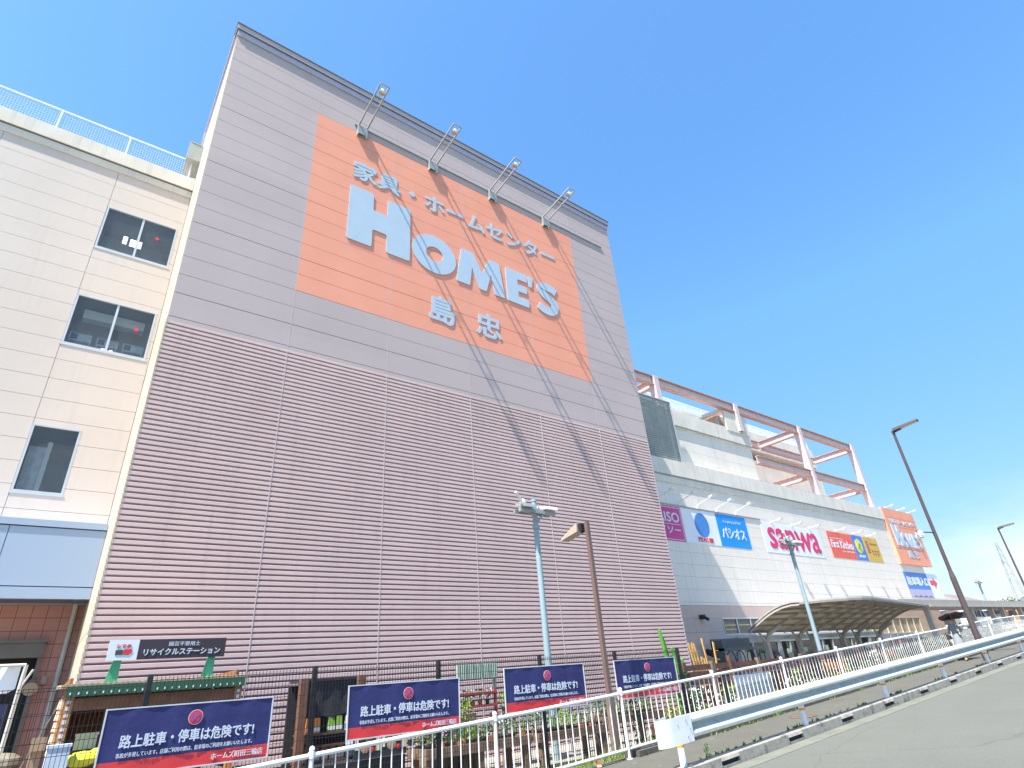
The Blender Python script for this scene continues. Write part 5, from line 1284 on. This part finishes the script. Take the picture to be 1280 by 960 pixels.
c = PB + Vector((-.16, -.02, .0)); q = MB(); hb = PB + Vector((-.18, .185, .70)); q.hexa([hb + Vector(v) for v in ((-.14, -.05, 0), (.14, -.05, 0), (.14, .05, 0), (-.14, .05, 0), (-.10, -.03, .17), (.10, -.03, .17), (.10, .03, .17), (-.10, .03, .17))]); q.build('bag_body', m_blackm, t)
q = MB(); q.path([hb + Vector((-.08, 0, .17)), hb + Vector((-.02, 0, .24)), hb + Vector((.08, 0, .17))], .008, 6); q.build('handle', m_blackm, t)

# ================================================================== far right: parked vehicles, houses, hill, pylon
FL = 1.05
tag(MB().box(58, 420, 11.0, 200, FL - 3, FL).build('far_parking_lot', m_lot), kind='structure')
m_tyre = mat('tyre_rubber', (.02, .02, .02), .8); m_rim = mat('wheel_rim', (.45, .45, .46), .35, metal=.6)
def car(x, y, paint, lab, name='parked_car', van=True, cat='car'):
    t = thing(name, lab, cat, (x, y, FL), 'vehicles parked behind the walkway')
    L, Wd = 4.3, 1.7
    side = [(-2.15, .35), (2.15, .35), (2.18, .75), (2.05, .95), (1.55, 1.02), (1.0, 1.62), (.7, 1.72), (-1.7, 1.75), (-2.05, 1.55), (-2.16, .9)] if van else [(-2.1, .35), (2.1, .35), (2.15, .7), (1.9, .85), (1.1, .95), (.5, 1.38), (-.9, 1.42), (-1.6, 1.0), (-2.1, .92)]
    q = MB(); q.prism([(x + a, FL + b) for a, b in rounded(side, .12, 3)], y - Wd / 2, y + Wd / 2); q.build('body', paint, t)
    q = MB(); wz0, wz1 = (1.02, 1.58) if van else (.95, 1.32)
    for a, b in ((-1.85, -.75), (-.68, .25), (.31, .98)) if van else ((-1.2, -.35), (-.28, .5)):
        q.prism([(x + a, FL + wz0), (x + b + (.25 if b > .4 else 0), FL + wz0), (x + b - (.05 if b > .4 else 0), FL + wz1), (x + a + .04, FL + wz1)], y - Wd / 2 - .01, y + Wd / 2 + .01)
    q.build('side_window', m_glass, t)
    q = MB(); q.hexa([(x - 2.17, y - .72, FL + 1.02), (x - 2.12, y - .72, FL + 1.02), (x - 2.12, y + .72, FL + 1.02), (x - 2.17, y + .72, FL + 1.02), (x - 2.09, y - .66, FL + 1.55), (x - 2.0, y - .66, FL + 1.55), (x - 2.0, y + .66, FL + 1.55), (x - 2.09, y + .66, FL + 1.55)]); q.build('rear_window', m_glass, t)
    for a in (-1.35, 1.35):
        for s in (-1, 1):
            q = MB(); q.tube((x + a, y + s * (Wd / 2 - .18), FL + .32), (x + a, y + s * (Wd / 2 + .015), FL + .32), .32, n=18); w = q.build('wheel', m_tyre, t)
            q = MB(); q.tube((x + a, y + s * (Wd / 2 + .0), FL + .32), (x + a, y + s * (Wd / 2 + .025), FL + .32), .2, n=12); q.build('rim', m_rim, w)
    q = MB()
    for s in (-1, 1): q.box(x + 2.10, x + 2.17, y + s * .72 - .05, y + s * .72 + .05, FL + .8, FL + .95)
    q.build('tail_lamp', m_red, t)
for i, (px, y, c, lab, van) in enumerate(((1189, 21, mat('car_dark', (.05, .055, .06), .25, coat=.5), 'dark minivan parked behind the walkway above the parasol', True), (1212, 20, mat('car_white', (.78, .78, .76), .25, coat=.5), 'white van parked just right of the tall street lamp', True), (1238, 19.5, MATS['car_white'], 'white van parked between two walkway posts farther right', True), (1253, 19.5, mat('car_tan', (.45, .34, .14), .3, coat=.5), 'mustard minivan parked between the walkway posts', True), (1270, 19, mat('car_orange', (.70, .28, .06), .3, coat=.5), 'orange minivan at the right picture edge', True))):
    p = at(px, 770, y); car(p.x, y, c, lab, van=van)
m_roof = mat('roof_tile', (.20, .17, .16), .7, var=.15); m_hw = mat('house_wall', (.62, .60, .54), .7, var=.06)
def house(px, y, w, d, h, rh, lab, m):
    p = at(px, 775, y); x = p.x; t = thing('house', lab, 'house', (x, y, FL))
    q = MB(); q.box(x - w / 2, x + w / 2, y, y + d, FL, FL + h); q.build('wall', m, t)
    q = MB(); o = .5
    q.add([(x - w / 2 - o, y - o, FL + h - .1), (x + w / 2 + o, y - o, FL + h - .1), (x + w / 2 + o, y + d + o, FL + h - .1), (x - w / 2 - o, y + d + o, FL + h - .1), (x - w / 2 + w * .12, y + d / 2, FL + h + rh), (x + w / 2 - w * .12, y + d / 2, FL + h + rh)], [(0, 1, 5, 4), (1, 2, 5), (2, 3, 4, 5), (3, 0, 4), (0, 3, 2, 1)]); q.build('roof', m_roof, t)
    for k in range(3):
        for zz in (1.0, 3.6):
            if zz + 1 < h: q = MB(); xx = x - w / 2 + w * (k + .6) / 3.4; q.box(xx, xx + 1.3, y - .04, y + .01, FL + zz, FL + zz + 1.1); q.build('window', m_glass, t)
house(1224, 52, 17, 9, 8.3, 2.1, 'far pale house with a grey tiled roof above the walkway roof', m_hw)
house(1258, 62, 16, 9, 8.6, 2.4, 'farther brown roofed house near the right picture edge', mat('house_wall_tan', (.46, .42, .30), .7))
# utility pole wire and aerial
q = MB(); p = at(1228, 748, 52); q.tube(p, p + Vector((0, 0, 3.6)), .04, n=5); q.tube(p + Vector((-.7, 0, 3.5)), p + Vector((.7, 0, 3.5)), .025, n=4); q.tube(p + Vector((-.5, 0, 3.2)), p + Vector((.5, 0, 3.2)), .025, n=4); tag(q.build('roof_aerial', m_galv), 'thin television aerial on the far house roof', 'aerial')
# hill
q = MB(); N = 26; secs = []
for i in range(N + 1):
    f = i / N; x = 560; yy = 20 + 150 * f; hh = 37 * min(1, (170 - yy) / 62) ** .8 * (1 + .10 * noise.noise((f * 7, 0, 0))) if f < 1 else .5
    secs.append([Vector((x - 60, yy - 3, -6)), Vector((x - 30, yy, hh * .6)), Vector((x, yy, hh)), Vector((x + 70, yy, hh * .5)), Vector((x + 120, yy, -6))])
q.sweep(secs); tag(q.build('hill', mat('hill_woods', (.12, .11, .135), .9, var=.35, scale=.08), smooth=True), kind='structure')
def tree(x, y, h, r, lab):
    t = thing('tree', lab, 'tree', (x, y, FL), 'trees beyond the walkway'); q = MB(); q.tube((x, y, FL), (x, y, FL + h * .6), .22, .1, 8)
    for k in range(5): a = k * 1.3; q.tube((x, y, FL + h * .45), (x + r * .6 * math.cos(a), y + r * .6 * math.sin(a), FL + h * .75), .08, .03, 6)
    q.build('trunk', m_timber, t); q = MB()
    cl = [(random.gauss(0, r * .45), random.gauss(0, r * .45), h * random.uniform(.5, .95)) for _ in range(16)]
    for k in range(900): c = random.choice(cl); q.leaf((x + c[0] + random.gauss(0, r * .2), y + c[1] + random.gauss(0, r * .2), FL + c[2] + random.gauss(0, r * .17)), .42)
    q.build('crown', random.choice(LEAF[:2]), t, recalc=False)
for i, (px, y, h) in enumerate(((1243, 44, 6.2), (1262, 42, 6.6), (1276, 40, 6.0), (1268, 52, 7.5))):
    p = at(px, 775, y); tree(p.x, y, h, 2.6, ('dark tree nearest the far grey roofed house', 'mid green tree left of the right picture edge', 'green tree cut by the right picture edge', 'taller tree behind the others at far right')[i])
t = thing('power_pylon', 'faint lattice power pylon far away at the right edge', 'pylon', (at(1273, 740, 90).x, 90, -5)); bx = t.location.x; q = MB()
for sx_ in (-1, 1):
    for sy_ in (-1, 1): q.tube((bx + sx_ * 3, 90 + sy_ * 3, -5), (bx + sx_ * .4, 90 + sy_ * .4, 46), .12, n=4)
for k in range(12):
    z0, z1 = -5 + k * 4.2, -5 + (k + 1) * 4.2; w0, w1 = 3 - 2.6 * (z0 + 5) / 51, 3 - 2.6 * (z1 + 5) / 51
    for s in (-1, 1): q.tube((bx - w0, 90 + s * w0, z0), (bx + w1, 90 + s * w1, z1), .07, n=4); q.tube((bx + s * w0, 90 - w0, z0), (bx + s * w1, 90 + w1, z1), .07, n=4)
for z in (30, 36, 42): q.tube((bx - 5, 90, z), (bx + 5, 90, z), .1, n=4)
q.build('lattice', m_galv, t)
